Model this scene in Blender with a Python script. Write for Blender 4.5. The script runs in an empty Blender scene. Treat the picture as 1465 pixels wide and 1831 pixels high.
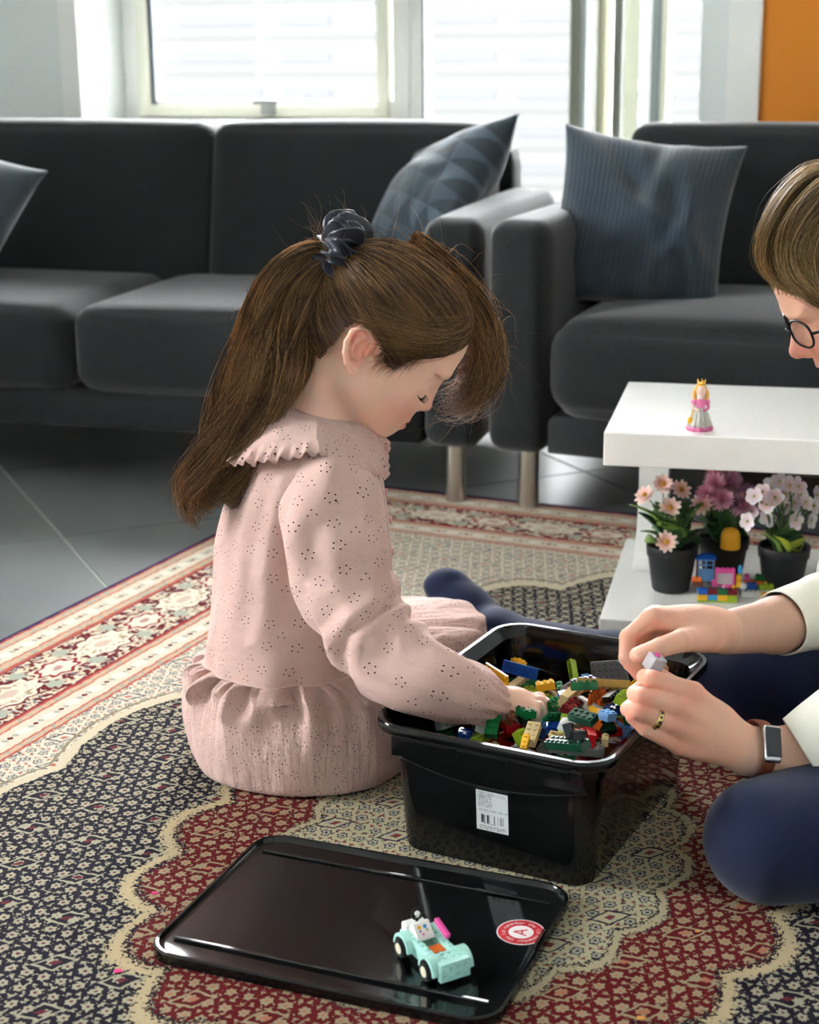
import bpy, bmesh, math, random
import numpy as np
from mathutils import Vector, Matrix

# ------------------------------------------------------------------ camera, world, exposure
SC = bpy.context.scene
COL = SC.collection
PI = math.pi
F_PX, PITCH, ROLL, CAM_H = 2925.2, .2722, -.0077, .9191
IMG_W, IMG_H = 1465, 1831

cam_data = bpy.data.cameras.new('camera')
cam = bpy.data.objects.new('camera', cam_data)
COL.objects.link(cam)
SC.camera = cam
cam_data.sensor_fit = 'VERTICAL'
cam_data.sensor_height = 36.0
cam_data.lens = F_PX * 36.0 / IMG_H
cam_data.clip_start = .05
cam_data.dof.use_dof = True
cam_data.dof.focus_distance = 2.0
cam_data.dof.aperture_fstop = 6.0
_r = Vector((1, 0, 0)); _u = Vector((0, math.sin(PITCH), math.cos(PITCH)))
_r2 = _r * math.cos(ROLL) + _u * math.sin(ROLL)
_u2 = _u * math.cos(ROLL) - _r * math.sin(ROLL)
_b = _r2.cross(_u2)
cam.matrix_world = Matrix(((_r2.x, _u2.x, _b.x, 0), (_r2.y, _u2.y, _b.y, 0), (_r2.z, _u2.z, _b.z, CAM_H), (0, 0, 0, 1)))

world = bpy.data.worlds.new('world'); SC.world = world
world.use_nodes = True
_bg = world.node_tree.nodes['Background']
_bg.inputs[0].default_value = (.96, .98, 1.0, 1)
_bg.inputs[1].default_value = 13.0
SC.view_settings.view_transform = 'Standard'
SC.view_settings.look = 'None'
SC.view_settings.gamma = 1.0
SC.view_settings.use_curve_mapping = False
SC.view_settings.exposure = 1.88

rnd = random.Random(7)
nrs = np.random.RandomState(11)

# ------------------------------------------------------------------ pixel helpers
def pray(u, v):
    u -= IMG_W / 2; v -= IMG_H / 2
    cr, sr = math.cos(ROLL), math.sin(ROLL)
    u, v = cr * u + sr * v, -sr * u + cr * v
    c, s = math.cos(PITCH), math.sin(PITCH)
    return Vector((u, F_PX * c - v * s, -F_PX * s - v * c))
def PZ(u, v, z):
    d = pray(u, v); return Vector((0, 0, CAM_H)) + d * ((z - CAM_H) / d.z)
def PY(u, v, y):
    d = pray(u, v); return Vector((0, 0, CAM_H)) + d * (y / d.y)

# ------------------------------------------------------------------ object helpers
def link(o, parent=None):
    COL.objects.link(o)
    if parent is not None: o.parent = parent
    return o
def empty(name, loc=(0, 0, 0), rz=0.0, parent=None):
    o = bpy.data.objects.new(name, None); o.empty_display_size = .02
    link(o, parent); o.location = loc; o.rotation_euler = (0, 0, rz)
    return o
def tag(o, label=None, cat=None, group=None, kind=None):
    if label: o['label'] = label
    if cat: o['category'] = cat
    if group: o['group'] = group
    if kind: o['kind'] = kind
    return o
def mesh_obj(name, verts, faces, mat=None, parent=None, smooth=True, uv=None, loc=None, rz=None):
    me = bpy.data.meshes.new(name)
    me.from_pydata([tuple(v) for v in verts], [], [tuple(f) for f in faces])
    if smooth: me.polygons.foreach_set('use_smooth', [True] * len(me.polygons))
    if uv is not None:
        l = me.uv_layers.new(name='uv')
        vi = np.empty(len(me.loops), dtype=np.int32); me.loops.foreach_get('vertex_index', vi)
        l.data.foreach_set('uv', np.asarray(uv, dtype=np.float32)[vi].ravel())
    me.update()
    o = bpy.data.objects.new(name, me)
    if mat is not None: me.materials.append(mat)
    link(o, parent)
    if loc is not None: o.location = loc
    if rz is not None: o.rotation_euler = (0, 0, rz)
    return o
def bm_obj(name, bm, mat=None, parent=None, smooth=False, loc=None, rot=None):
    me = bpy.data.meshes.new(name); bm.to_mesh(me); bm.free()
    if smooth: me.polygons.foreach_set('use_smooth', [True] * len(me.polygons))
    o = bpy.data.objects.new(name, me)
    if mat is not None: me.materials.append(mat)
    link(o, parent)
    if loc is not None: o.location = loc
    if rot is not None: o.rotation_euler = rot
    return o
def add_box(bm, lo, hi, bevel=0.0, seg=2):
    r = bmesh.ops.create_cube(bm, size=1.0)
    vs = r['verts']
    for v in vs:
        v.co = Vector([lo[i] + (v.co[i] + .5) * (hi[i] - lo[i]) for i in range(3)])
    if bevel > 0:
        es = list({e for v in vs for e in v.link_edges})
        bmesh.ops.bevel(bm, geom=es, offset=bevel, segments=seg, affect='EDGES', profile=.5)
    return vs
def box_obj(name, lo, hi, mat, parent=None, bevel=0.0, seg=2, loc=None, rot=None, smooth=False):
    bm = bmesh.new(); add_box(bm, lo, hi, bevel, seg)
    o = bm_obj(name, bm, mat, parent, smooth, loc, rot)
    return o
def add_cyl(bm, p0, p1, r0, r1=None, n=16, caps=True):
    p0 = Vector(p0); p1 = Vector(p1); r1 = r0 if r1 is None else r1
    d = (p1 - p0); L = d.length
    m = Matrix.Translation((p0 + p1) / 2) @ d.to_track_quat('Z', 'Y').to_matrix().to_4x4()
    bmesh.ops.create_cone(bm, cap_ends=caps, cap_tris=False, segments=n, radius1=r0, radius2=r1, depth=L, matrix=m)
def add_ball(bm, c, r, u=12, v=8, scale=(1, 1, 1), rot=None):
    m = Matrix.Translation(Vector(c))
    if rot is not None: m = m @ rot.to_4x4()
    m = m @ Matrix.Diagonal((r * scale[0], r * scale[1], r * scale[2], 1))
    bmesh.ops.create_uvsphere(bm, u_segments=u, v_segments=v, radius=1, matrix=m)
def smooth_by_angle(o, ang=35):
    me = o.data
    me.polygons.foreach_set('use_smooth', [True] * len(me.polygons))
    bm = bmesh.new(); bm.from_mesh(me)
    lim = math.radians(ang)
    for e in bm.edges:
        if len(e.link_faces) == 2: e.smooth = e.calc_face_angle(0) < lim
    bm.to_mesh(me); bm.free()
    return o
def lathe(name, prof, mat, parent=None, n=32, loc=None, wob=None):
    """prof: list of (r,z)"""
    V = []; Fc = []
    m = len(prof)
    for i in range(n):
        a = 2 * PI * i / n
        for (r, z) in prof:
            rr = r if wob is None else r * wob(a, z)
            V.append((rr * math.cos(a), rr * math.sin(a), z))
    for i in range(n):
        j = (i + 1) % n
        for k in range(m - 1):
            Fc.append((i * m + k, j * m + k, j * m + k + 1, i * m + k + 1))
    return mesh_obj(name, V, Fc, mat, parent, True, loc=loc)
def spline(pts, n):
    """Catmull-Rom through pts (rows of any width), n samples"""
    P = np.asarray(pts, float); m = len(P)
    Q = np.vstack([2 * P[0] - P[1], P, 2 * P[-1] - P[-2]])
    t = np.linspace(0, m - 1 - 1e-9, n); i = t.astype(int); f = (t - i)[:, None]
    a, b, c, d = Q[i], Q[i + 1], Q[i + 2], Q[i + 3]
    return .5 * (2 * b + (c - a) * f + (2 * a - 5 * b + 4 * c - d) * f ** 2 + (3 * b - a - 3 * c + d) * f ** 3)
def frames(C, up=(0, 0, 1)):
    """parallel-ish frames along polyline C -> tangents, side, up arrays"""
    T = np.gradient(C, axis=0); T /= np.linalg.norm(T, axis=1)[:, None] + 1e-12
    N = np.empty_like(T); u = np.array(up, float)
    u = u - T[0] * (u @ T[0]); u /= np.linalg.norm(u) + 1e-12
    for i in range(len(C)):
        u = u - T[i] * (u @ T[i]); u /= np.linalg.norm(u) + 1e-12; N[i] = u
    B = np.cross(T, N)
    return T, B, N
def tube_mesh(C, R, nseg=16, up=(0, 0, 1), rfun=None, close=True):
    """C (n,3), R (n,) or (n,2). returns verts, faces, uv (metric)"""
    C = np.asarray(C, float); n = len(C); R = np.asarray(R, float)
    if R.ndim == 1: R = np.stack([R, R], 1)
    T, B, N = frames(C, up)
    th = np.linspace(0, 2 * PI, nseg, endpoint=False)
    L = np.r_[0, np.cumsum(np.linalg.norm(np.diff(C, axis=0), axis=1))]
    k = np.ones((n, nseg)) if rfun is None else rfun(L[:, None], th[None, :])
    V = C[:, None, :] + (B[:, None, :] * np.cos(th)[None, :, None] * R[:, None, 0:1] + N[:, None, :] * np.sin(th)[None, :, None] * R[:, None, 1:2]) * k[:, :, None]
    V = V.reshape(-1, 3)
    Fc = [(i * nseg + j, i * nseg + (j + 1) % nseg, (i + 1) * nseg + (j + 1) % nseg, (i + 1) * nseg + j) for i in range(n - 1) for j in range(nseg)]
    if close:
        Fc.append(tuple(range(nseg - 1, -1, -1))); Fc.append(tuple((n - 1) * nseg + j for j in range(nseg)))
    Rm = R.mean(1)
    uv = np.stack([np.repeat(th[None, :], n, 0) * Rm.mean(), np.repeat(L[:, None], nseg, 1)], 2).reshape(-1, 2)
    return V, Fc, uv
def strands_mesh(name, paths, radii, mat, parent=None, sides=3, both=False):
    """paths (S,K,3) array, radii (S,) ; tapering triangular tubes joined as one mesh"""
    P = np.asarray(paths, float); S, K, _ = P.shape
    T = np.gradient(P, axis=1); T /= np.linalg.norm(T, axis=2, keepdims=True) + 1e-9
    a = np.cross(T, np.array([.31, .83, .46])); a /= np.linalg.norm(a, axis=2, keepdims=True) + 1e-9
    b = np.cross(T, a)
    tap = np.linspace(1, .25, K)
    if both: tap = np.minimum(1, np.linspace(.12, 2.6, K)) * np.linspace(1, .6, K)
    tap = tap[None, :] * np.asarray(radii)[:, None]
    V = []
    for s in range(sides):
        th = 2 * PI * s / sides
        V.append(P + (a * math.cos(th) + b * math.sin(th)) * tap[:, :, None])
    V = np.stack(V, 2).reshape(-1, 3)           # S,K,sides
    base = (np.arange(S)[:, None, None] * K + np.arange(K - 1)[None, :, None]) * sides
    j = np.arange(sides)[None, None, :]; j2 = (j + 1) % sides
    Fq = np.stack([base + j, base + j2, base + sides + j2, base + sides + j], 3).reshape(-1, 4)
    me = bpy.data.meshes.new(name)
    me.vertices.add(len(V)); me.vertices.foreach_set('co', V.astype(np.float32).ravel())
    me.loops.add(Fq.size); me.loops.foreach_set('vertex_index', Fq.astype(np.int32).ravel())
    me.polygons.add(len(Fq)); me.polygons.foreach_set('loop_start', (np.arange(len(Fq)) * 4).astype(np.int32))
    me.polygons.foreach_set('use_smooth', [True] * len(Fq))
    me.update(calc_edges=True); me.validate()
    at = me.attributes.new('strand', 'FLOAT', 'POINT')
    at.data.foreach_set('value', np.repeat(nrs.rand(S), K * sides).astype(np.float32))
    o = bpy.data.objects.new(name, me)
    if mat is not None: me.materials.append(mat)
    return link(o, parent)

# ------------------------------------------------------------------ signed distance modelling
class SDF:
    def __init__(s): s.ops = []
    def cap(s, a, b, r0, r1=None, k=.01, sub=False, sq=None):
        s.ops.append(('cap', np.array(a, float), np.array(b, float), r0, r0 if r1 is None else r1, k, sub)); return s
    def ell(s, c, r, k=.01, sub=False, R=None):
        s.ops.append(('ell', np.array(c, float), np.array(r, float), None if R is None else np.array(R, float), None, k, sub)); return s
    def chain(s, pts, rad, k=.01):
        for i in range(len(pts) - 1): s.cap(pts[i], pts[i + 1], rad[i], rad[i + 1], k if i == 0 else max(.002, min(k, .006)))
        return s
    def xform(s, M):
        """apply a 4x4 (rotation+uniform scale+translation) to all ops"""
        M = np.array(M); A = M[:3, :3]; t = M[:3, 3]; sc = np.cbrt(np.linalg.det(A)); R = A / sc
        out = []
        for o in s.ops:
            if o[0] == 'cap': out.append(('cap', A @ o[1] + t, A @ o[2] + t, o[3] * sc, o[4] * sc, o[5] * sc, o[6]))
            else:
                R0 = np.eye(3) if o[3] is None else o[3]
                out.append(('ell', A @ o[1] + t, o[2] * sc, R @ R0, None, o[5] * sc, o[6]))
        s.ops = out; return s
    def join(s, other): s.ops += other.ops; return s
    def __call__(s, P):
        d = None
        for o in s.ops:
            if o[0] == 'cap':
                ab = o[2] - o[1]; ap = P - o[1]
                h = np.clip(ap @ ab / (ab @ ab + 1e-12), 0, 1)
                q_ = ap - h[:, None] * ab; e = np.sqrt((q_ * q_).sum(1)) - (o[3] + (o[4] - o[3]) * h)
            else:
                q = P - o[1]
                if o[3] is not None: q = q @ o[3]
                q0 = q / o[2]; q1 = q0 / o[2]; k0 = np.sqrt((q0 * q0).sum(1)); k1 = np.sqrt((q1 * q1).sum(1))
                e = k0 * (k0 - 1) / (k1 + 1e-9)
            k = o[5]
            if d is None: d = e
            elif o[6]:
                h = np.clip(.5 - .5 * (d + e) / k, 0, 1); d = d * (1 - h) - e * h + k * h * (1 - h)
            else:
                h = np.clip(.5 + .5 * (e - d) / k, 0, 1); d = d * h + e * (1 - h) - k * h * (1 - h)
                # (smooth union)
        return d
    def near(s, P, cell=.035):
        """same field close to the surface, evaluating only the nearby primitives"""
        K_ = np.floor(P / cell).astype(np.int64); key = (K_[:, 0] * 4099 + K_[:, 1]) * 4099 + K_[:, 2]
        order = np.argsort(key, kind='stable'); ks = key[order]; cut = np.r_[0, np.nonzero(np.diff(ks))[0] + 1, len(ks)]
        out = np.empty(len(P)); allops = s.ops
        A0 = np.array([o[1] for o in allops]); AB = np.array([o[2] - o[1] if o[0] == 'cap' else o[1] * 0 for o in allops]); LL = (AB * AB).sum(1) + 1e-12
        RR = np.array([max(o[3], o[4]) if o[0] == 'cap' else max(o[2]) for o in allops]); KK = np.array([o[5] for o in allops])
        for a, b in zip(cut[:-1], cut[1:]):
            I = order[a:b]; Q = P[I]; lo = Q.min(0); hi = Q.max(0); c = (lo + hi) / 2; hd = np.linalg.norm(hi - lo) / 2
            h_ = np.clip(((c - A0) * AB).sum(1) / LL, 0, 1); dv = c - A0 - h_[:, None] * AB
            dd = np.sqrt((dv * dv).sum(1)) - RR
            sel = [allops[i] for i in np.nonzero(dd < hd + KK + .022)[0]]
            if not sel or sel[0][6]: sel = allops
            s.ops = sel; out[I] = s(Q); s.ops = allops
        return out
    def bounds(s, pad=.012):
        lo = []; hi = []
        for o in s.ops:
            if o[6]: continue
            if o[0] == 'cap':
                r = max(o[3], o[4]); lo.append(np.minimum(o[1], o[2]) - r); hi.append(np.maximum(o[1], o[2]) + r)
            else:
                r = max(o[2]) if o[3] is not None else o[2]; lo.append(o[1] - r); hi.append(o[1] + r)
        return np.min(lo, 0) - pad, np.max(hi, 0) + pad

def surface_nets(f, lo, hi, h, proj=1):
    lo = np.asarray(lo, float); hi = np.asarray(hi, float)
    B = 4
    nb = np.maximum(1, np.ceil((hi - lo) / (h * B)).astype(int))
    n = nb * B + 1
    # coarse block centres
    cx = [lo[i] + (np.arange(nb[i]) + .5) * h * B for i in range(3)]
    G = np.stack(np.meshgrid(*cx, indexing='ij'), -1).reshape(-1, 3)
    fc = f(G)
    fn = f.near if hasattr(f, 'near') else f
    near = np.abs(fc) < h * B * 1.25
    D = np.full(tuple(n), 1.0)
    fcg = np.where(fc > 0, 1.0, -1.0).reshape(nb)
    D[:-1, :-1, :-1] = np.repeat(np.repeat(np.repeat(fcg, B, 0), B, 1), B, 2)
    idx = np.stack(np.unravel_index(np.nonzero(near)[0], nb), 1) * B
    o = np.arange(B + 1); off = np.stack(np.meshgrid(o, o, o, indexing='ij'), -1).reshape(-1, 3)
    for c0 in range(0, len(idx), 4000):
        I = (idx[c0:c0 + 4000, None, :] + off[None]).reshape(-1, 3)
        D[I[:, 0], I[:, 1], I[:, 2]] = fn(lo + I * h)
    D[D == 0] = 1e-9
    S = D < 0
    # cells
    c8 = [(a, b, c) for a in (0, 1) for b in (0, 1) for c in (0, 1)]
    m = tuple(n - 1)
    cnt = np.zeros(m, np.int8)
    for a, b, c in c8: cnt += S[a:a + m[0], b:b + m[1], c:c + m[2]]
    act = (cnt > 0) & (cnt < 8)
    ci = np.stack(np.nonzero(act), 1)
    vid = np.full(m, -1, np.int64); vid[act] = np.arange(len(ci))
    acc = np.zeros((len(ci), 3)); w = np.zeros(len(ci))
    for ax in range(3):
        for p in (0, 1):
            for q in (0, 1):
                s0 = [0, 0, 0]; o2 = [i for i in range(3) if i != ax]; s0[o2[0]] = p; s0[o2[1]] = q
                s1 = list(s0); s1[ax] = 1
                A = D[ci[:, 0] + s0[0], ci[:, 1] + s0[1], ci[:, 2] + s0[2]]; Bv = D[ci[:, 0] + s1[0], ci[:, 1] + s1[1], ci[:, 2] + s1[2]]
                x = (A < 0) != (Bv < 0)
                t = np.where(x, A / (A - Bv + 1e-20), 0)
                pt = np.tile(np.array(s0, float), (len(ci), 1)); pt[:, ax] += t
                acc[x] += pt[x]; w[x] += 1
    V = lo + (ci + acc / w[:, None]) * h
    Fq = []
    for ax in range(3):
        o2 = [(ax + 1) % 3, (ax + 2) % 3]
        sl0 = [slice(None)] * 3; sl1 = [slice(None)] * 3
        sl0[ax] = slice(0, -1); sl1[ax] = slice(1, None)
        for k in o2: sl0[k] = slice(1, -1); sl1[k] = slice(1, -1)
        a = S[tuple(sl0)]; b = S[tuple(sl1)]
        for flip in (False, True):
            e = np.stack(np.nonzero((a & ~b) if not flip else (~a & b)), 1)
            if len(e) == 0: continue
            e[:, o2[0]] += 1; e[:, o2[1]] += 1
            def cell(d0, d1):
                c = e.copy(); c[:, o2[0]] -= d0; c[:, o2[1]] -= d1
                return vid[c[:, 0], c[:, 1], c[:, 2]]
            q = np.stack([cell(1, 1), cell(0, 1), cell(0, 0), cell(1, 0)], 1)
            if flip: q = q[:, ::-1]
            Fq.append(q)
    Fq = np.concatenate(Fq); Fq = Fq[(Fq >= 0).all(1)]
    for _ in range(proj):
        e = h * .2
        d = fn(V)
        g = np.stack([fn(V + np.eye(3)[i] * e) - d for i in range(3)], 1) / e
        st = d[:, None] * g / (np.sum(g * g, 1, keepdims=True) + 1e-6)
        nrm = np.linalg.norm(st, axis=1, keepdims=True); st *= np.minimum(1, h * .6 / (nrm + 1e-12))
        V = V - st
    return V, Fq
def np_mesh(name, V, Fq, mat=None, parent=None):
    me = bpy.data.meshes.new(name)
    me.vertices.add(len(V)); me.vertices.foreach_set('co', np.asarray(V, np.float32).ravel())
    k = Fq.shape[1]
    me.loops.add(Fq.size); me.loops.foreach_set('vertex_index', Fq.astype(np.int32).ravel())
    me.polygons.add(len(Fq)); me.polygons.foreach_set('loop_start', (np.arange(len(Fq)) * k).astype(np.int32))
    me.polygons.foreach_set('use_smooth', [True] * len(Fq))
    me.update(calc_edges=True); me.validate()
    o = bpy.data.objects.new(name, me)
    if mat is not None: me.materials.append(mat)
    return link(o, parent)

# ------------------------------------------------------------------ shader expression helper
class NT:
    def __init__(s, mat): s.t = mat.node_tree; s.n = s.t.nodes
    def node(s, typ, **kw):
        x = s.n.new(typ)
        for k, v in kw.items(): setattr(x, k, v)
        return x
    def put(s, sock, v):
        if isinstance(v, E): s.t.links.new(v.s, sock)
        elif isinstance(v, bpy.types.NodeSocket): s.t.links.new(v, sock)
        elif isinstance(v, (tuple, list)): sock.default_value = tuple(v) if len(v) == len(sock.default_value) else tuple(v) + (1,)
        else: sock.default_value = v
    def m(s, op, a, b=None, c=None):
        x = s.node('ShaderNodeMath', operation=op)
        s.put(x.inputs[0], a)
        if b is not None: s.put(x.inputs[1], b)
        if c is not None: s.put(x.inputs[2], c)
        return E(s, x.outputs[0])
    def coord(s, kind='Object'):
        x = s.node('ShaderNodeTexCoord')
        return x.outputs[kind]
    def xyz(s, vec):
        x = s.node('ShaderNodeSeparateXYZ'); s.t.links.new(vec, x.inputs[0])
        return [E(s, o) for o in x.outputs]
    def vec(s, x, y, z=0.0):
        c = s.node('ShaderNodeCombineXYZ')
        for i, v in enumerate((x, y, z)): s.put(c.inputs[i], v)
        return c.outputs[0]
    def mix(s, fac, a, b):
        x = s.node('ShaderNodeMix', data_type='RGBA'); x.clamp_factor = True
        s.put(x.inputs[0], fac); s.put(x.inputs[6], a); s.put(x.inputs[7], b)
        return x.outputs[2]
    def noise(s, vec, scale, detail=2.0, rough=.5, out=0):
        x = s.node('ShaderNodeTexNoise'); s.t.links.new(vec, x.inputs['Vector'])
        x.inputs['Scale'].default_value = scale; x.inputs['Detail'].default_value = detail; x.inputs['Roughness'].default_value = rough
        return E(s, x.outputs[0]) if out == 0 else x.outputs[1]
    def voro(s, vec, scale, feature='F1', rnd=1.0, out='Distance', dims='3D'):
        x = s.node('ShaderNodeTexVoronoi', feature=feature, voronoi_dimensions=dims); s.t.links.new(vec, x.inputs['Vector'])
        x.inputs['Scale'].default_value = scale; x.inputs['Randomness'].default_value = rnd
        return E(s, x.outputs[out]) if out == 'Distance' else x.outputs[out]
    def ramp(s, fac, stops, interp='LINEAR'):
        x = s.node('ShaderNodeValToRGB'); s.put(x.inputs[0], fac); cr = x.color_ramp; cr.interpolation = interp
        while len(cr.elements) < len(stops): cr.elements.new(.5)
        for e, (p, c) in zip(cr.elements, stops): e.position = p; e.color = tuple(c) + (1,) if len(c) == 3 else c
        return x.outputs[0]
    def bump(s, h, strength=.3, dist=.001, normal=None):
        x = s.node('ShaderNodeBump'); x.inputs['Strength'].default_value = strength; x.inputs['Distance'].default_value = dist
        s.put(x.inputs['Height'], h)
        return x.outputs[0]
    def attr(s, name):
        x = s.node('ShaderNodeAttribute', attribute_name=name); return E(s, x.outputs['Fac'])
class E:
    def __init__(s, nt, sock): s.nt = nt; s.s = sock
    def __add__(s, o): return s.nt.m('ADD', s, o)
    __radd__ = __add__
    def __sub__(s, o): return s.nt.m('SUBTRACT', s, o)
    def __rsub__(s, o): return s.nt.m('SUBTRACT', o, s)
    def __mul__(s, o): return s.nt.m('MULTIPLY', s, o)
    __rmul__ = __mul__
    def __truediv__(s, o): return s.nt.m('DIVIDE', s, o)
    def __neg__(s): return s.nt.m('MULTIPLY', s, -1.0)
    def __lt__(s, o): return s.nt.m('LESS_THAN', s, o)
    def __gt__(s, o): return s.nt.m('GREATER_THAN', s, o)
    def abs(s): return s.nt.m('ABSOLUTE', s)
    def sin(s): return s.nt.m('SINE', s)
    def cos(s): return s.nt.m('COSINE', s)
    def sqrt(s): return s.nt.m('SQRT', s)
    def fract(s): return s.nt.m('FRACT', s)
    def floor(s): return s.nt.m('FLOOR', s)
    def mod(s, k): return s.nt.m('FLOORED_MODULO', s, k)
    def min(s, o): return s.nt.m('MINIMUM', s, o)
    def max(s, o): return s.nt.m('MAXIMUM', s, o)
    def atan2(s, o): return s.nt.m('ARCTAN2', s, o)
    def step(s, e0, e1):
        """smooth 0..1 between e0 and e1"""
        x = s.nt.node('ShaderNodeMapRange', interpolation_type='SMOOTHSTEP'); s.nt.put(x.inputs[0], s)
        x.inputs[1].default_value = e0; x.inputs[2].default_value = e1
        return E(s.nt, x.outputs[0])

def new_mat(name):
    m = bpy.data.materials.new(name); m.use_nodes = True
    return m, NT(m), m.node_tree.nodes['Principled BSDF']
def pmat(name, col, rough=.5, metal=0.0, spec=.5, coat=0.0, trans=0.0, ior=1.45, sheen=0.0, sss=0.0, alpha=1.0, var=0.0, vscale=40.0, bump=0.0, bscale=200.0):
    m, nt, b = new_mat(name)
    b.inputs['Base Color'].default_value = tuple(col) + (1,)
    b.inputs['Roughness'].default_value = rough; b.inputs['Metallic'].default_value = metal
    b.inputs['Specular IOR Level'].default_value = spec; b.inputs['Coat Weight'].default_value = coat
    b.inputs['Transmission Weight'].default_value = trans; b.inputs['IOR'].default_value = ior
    b.inputs['Sheen Weight'].default_value = sheen; b.inputs['Alpha'].default_value = alpha
    if sss > 0:
        b.inputs['Subsurface Weight'].default_value = sss
        b.inputs['Subsurface Radius'].default_value = (1, .35, .2); b.inputs['Subsurface Scale'].default_value = .008
    if var > 0 or bump > 0:
        co = nt.coord('Object')
        if var > 0:
            f = nt.noise(co, vscale, 4)
            nt.t.links.new(nt.mix(f, tuple(c * (1 - var) for c in col), tuple(min(1, c * (1 + var)) for c in col)), b.inputs['Base Color'])
        if bump > 0:
            nt.t.links.new(nt.bump(nt.noise(co, bscale, 3), bump, .001), b.inputs['Normal'])
    return m
def srgb(r, g, b):
    f = lambda c: ((c / 255 + .055) / 1.055) ** 2.4 if c > 10 else c / 255 / 12.92
    return (f(r), f(g), f(b))
# ------------------------------------------------------------------ the room
ROOM_O = (0, 4.9, 0); ROOM_A = -.358
RX, RY = math.cos(ROOM_A), math.sin(ROOM_A)
def R2W(s, n, z=0.0):                       # room frame (s along the window wall, n outward) -> world
    return Vector((s * RX - n * RY, 4.9 + s * RY + n * RX, z))
S_L, S_R, N_B, CEIL = -2.6, 3.4, -6.2, 2.6

def struct(name, lo, hi, mat, bevel=0.0):
    o = box_obj(name, lo, hi, mat, None, bevel, 2, ROOM_O, (0, 0, ROOM_A))
    o['kind'] = 'structure'; return o
m_wall = pmat('painted wall', srgb(226, 232, 230), .85, var=.02, vscale=3, bump=.05, bscale=300)
m_white = pmat('white lacquer frame', srgb(240, 240, 236), .4, var=.015, vscale=5)
m_cream = pmat('cream window sash', srgb(226, 226, 210), .45, var=.02, vscale=5)
m_orange = pmat('orange paint', srgb(216, 130, 28), .7, var=.03, vscale=4, bump=.06, bscale=250)
m_ceil = pmat('ceiling paint', srgb(238, 238, 236), .9)
m_dark = pmat('dark seal', srgb(90, 100, 108), .5)
m_glass, _nt, _b = new_mat('window glass')
_nt.n.remove(_b)
_tr = _nt.node('ShaderNodeBsdfTransparent'); _gl = _nt.node('ShaderNodeBsdfGlossy'); _gl.inputs['Roughness'].default_value = .02
_mx = _nt.node('ShaderNodeMixShader'); _fr = _nt.node('ShaderNodeFresnel'); _fr.inputs[0].default_value = 1.35
_nt.t.links.new(_fr.outputs[0], _mx.inputs[0]); _nt.t.links.new(_tr.outputs[0], _mx.inputs[1]); _nt.t.links.new(_gl.outputs[0], _mx.inputs[2])
_nt.t.links.new(_mx.outputs[0], _nt.n['Material Output'].inputs[0])

# window wall: piers, lintel and parapet around the openings
bm = bmesh.new()
add_box(bm, (S_L, -.25, 0), (-.92, .1, CEIL))
add_box(bm, (-.92, -.25, 0), (.02, .1, .72))
add_box(bm, (-.92, -.25, 2.3), (.90, .1, CEIL))
add_box(bm, (.90, -.25, 0), (S_R, .1, CEIL))
o = bm_obj('wall_back', bm, m_wall, None, False, ROOM_O, (0, 0, ROOM_A)); o['kind'] = 'structure'
bm = bmesh.new()
add_box(bm, (S_L - .1, N_B, 0), (S_L, -4.6, CEIL)); add_box(bm, (S_L - .1, -3.5, 0), (S_L, .1, CEIL))
add_box(bm, (S_L - .1, -4.6, 0), (S_L, -3.5, .7)); add_box(bm, (S_L - .1, -4.6, 2.35), (S_L, -3.5, CEIL))
o = bm_obj('wall_left', bm, m_wall, None, False, ROOM_O, (0, 0, ROOM_A)); o['kind'] = 'structure'
# a side window in the left wall lights the rug; the other walls are closed
w3 = empty('window_3', ROOM_O, ROOM_A); w3['kind'] = 'structure'
bm = bmesh.new()
for a_, c_ in (((S_L - .06, -4.6, .7), (S_L - .01, -4.55, 2.35)), ((S_L - .06, -3.55, .7), (S_L - .01, -3.5, 2.35)), ((S_L - .06, -4.55, .7), (S_L - .01, -3.55, .75)), ((S_L - .06, -4.55, 2.3), (S_L - .01, -3.55, 2.35))): add_box(bm, a_, c_)
bm_obj('frame', bm, m_white, w3)
bm = bmesh.new(); add_box(bm, (S_L - .04, -4.55, .75), (S_L - .036, -3.55, 2.3)); bm_obj('pane', bm, m_glass, w3)
bm = bmesh.new()
add_box(bm, (S_R, N_B, 0), (S_R + .1, .1, CEIL))
o = bm_obj('wall_right', bm, m_wall, None, False, ROOM_O, (0, 0, ROOM_A)); o['kind'] = 'structure'
bm = bmesh.new()
add_box(bm, (S_L - .1, N_B - .1, 0), (S_R + .1, N_B, CEIL))
o = bm_obj('wall_front', bm, m_wall, None, False, ROOM_O, (0, 0, ROOM_A)); o['kind'] = 'structure'
struct('ceiling', (S_L - .1, N_B - .1, CEIL), (S_R + .1, .1, CEIL + .1), m_ceil)
struct('trim_1', (-.985, -.27, 0), (-.921, -.249, CEIL), m_white, .003)
struct('trim_2', (.973, -.275, 0), (1.056, -.249, CEIL), m_white, .003)
o = struct('wall_accent', (1.056, -.262, 0), (2.0, -.249, CEIL), m_orange); o['label'] = 'orange painted wall section'
struct('window_sill', (-.919, -.245, .718), (.02, .0, .738), m_white, .004)

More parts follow.
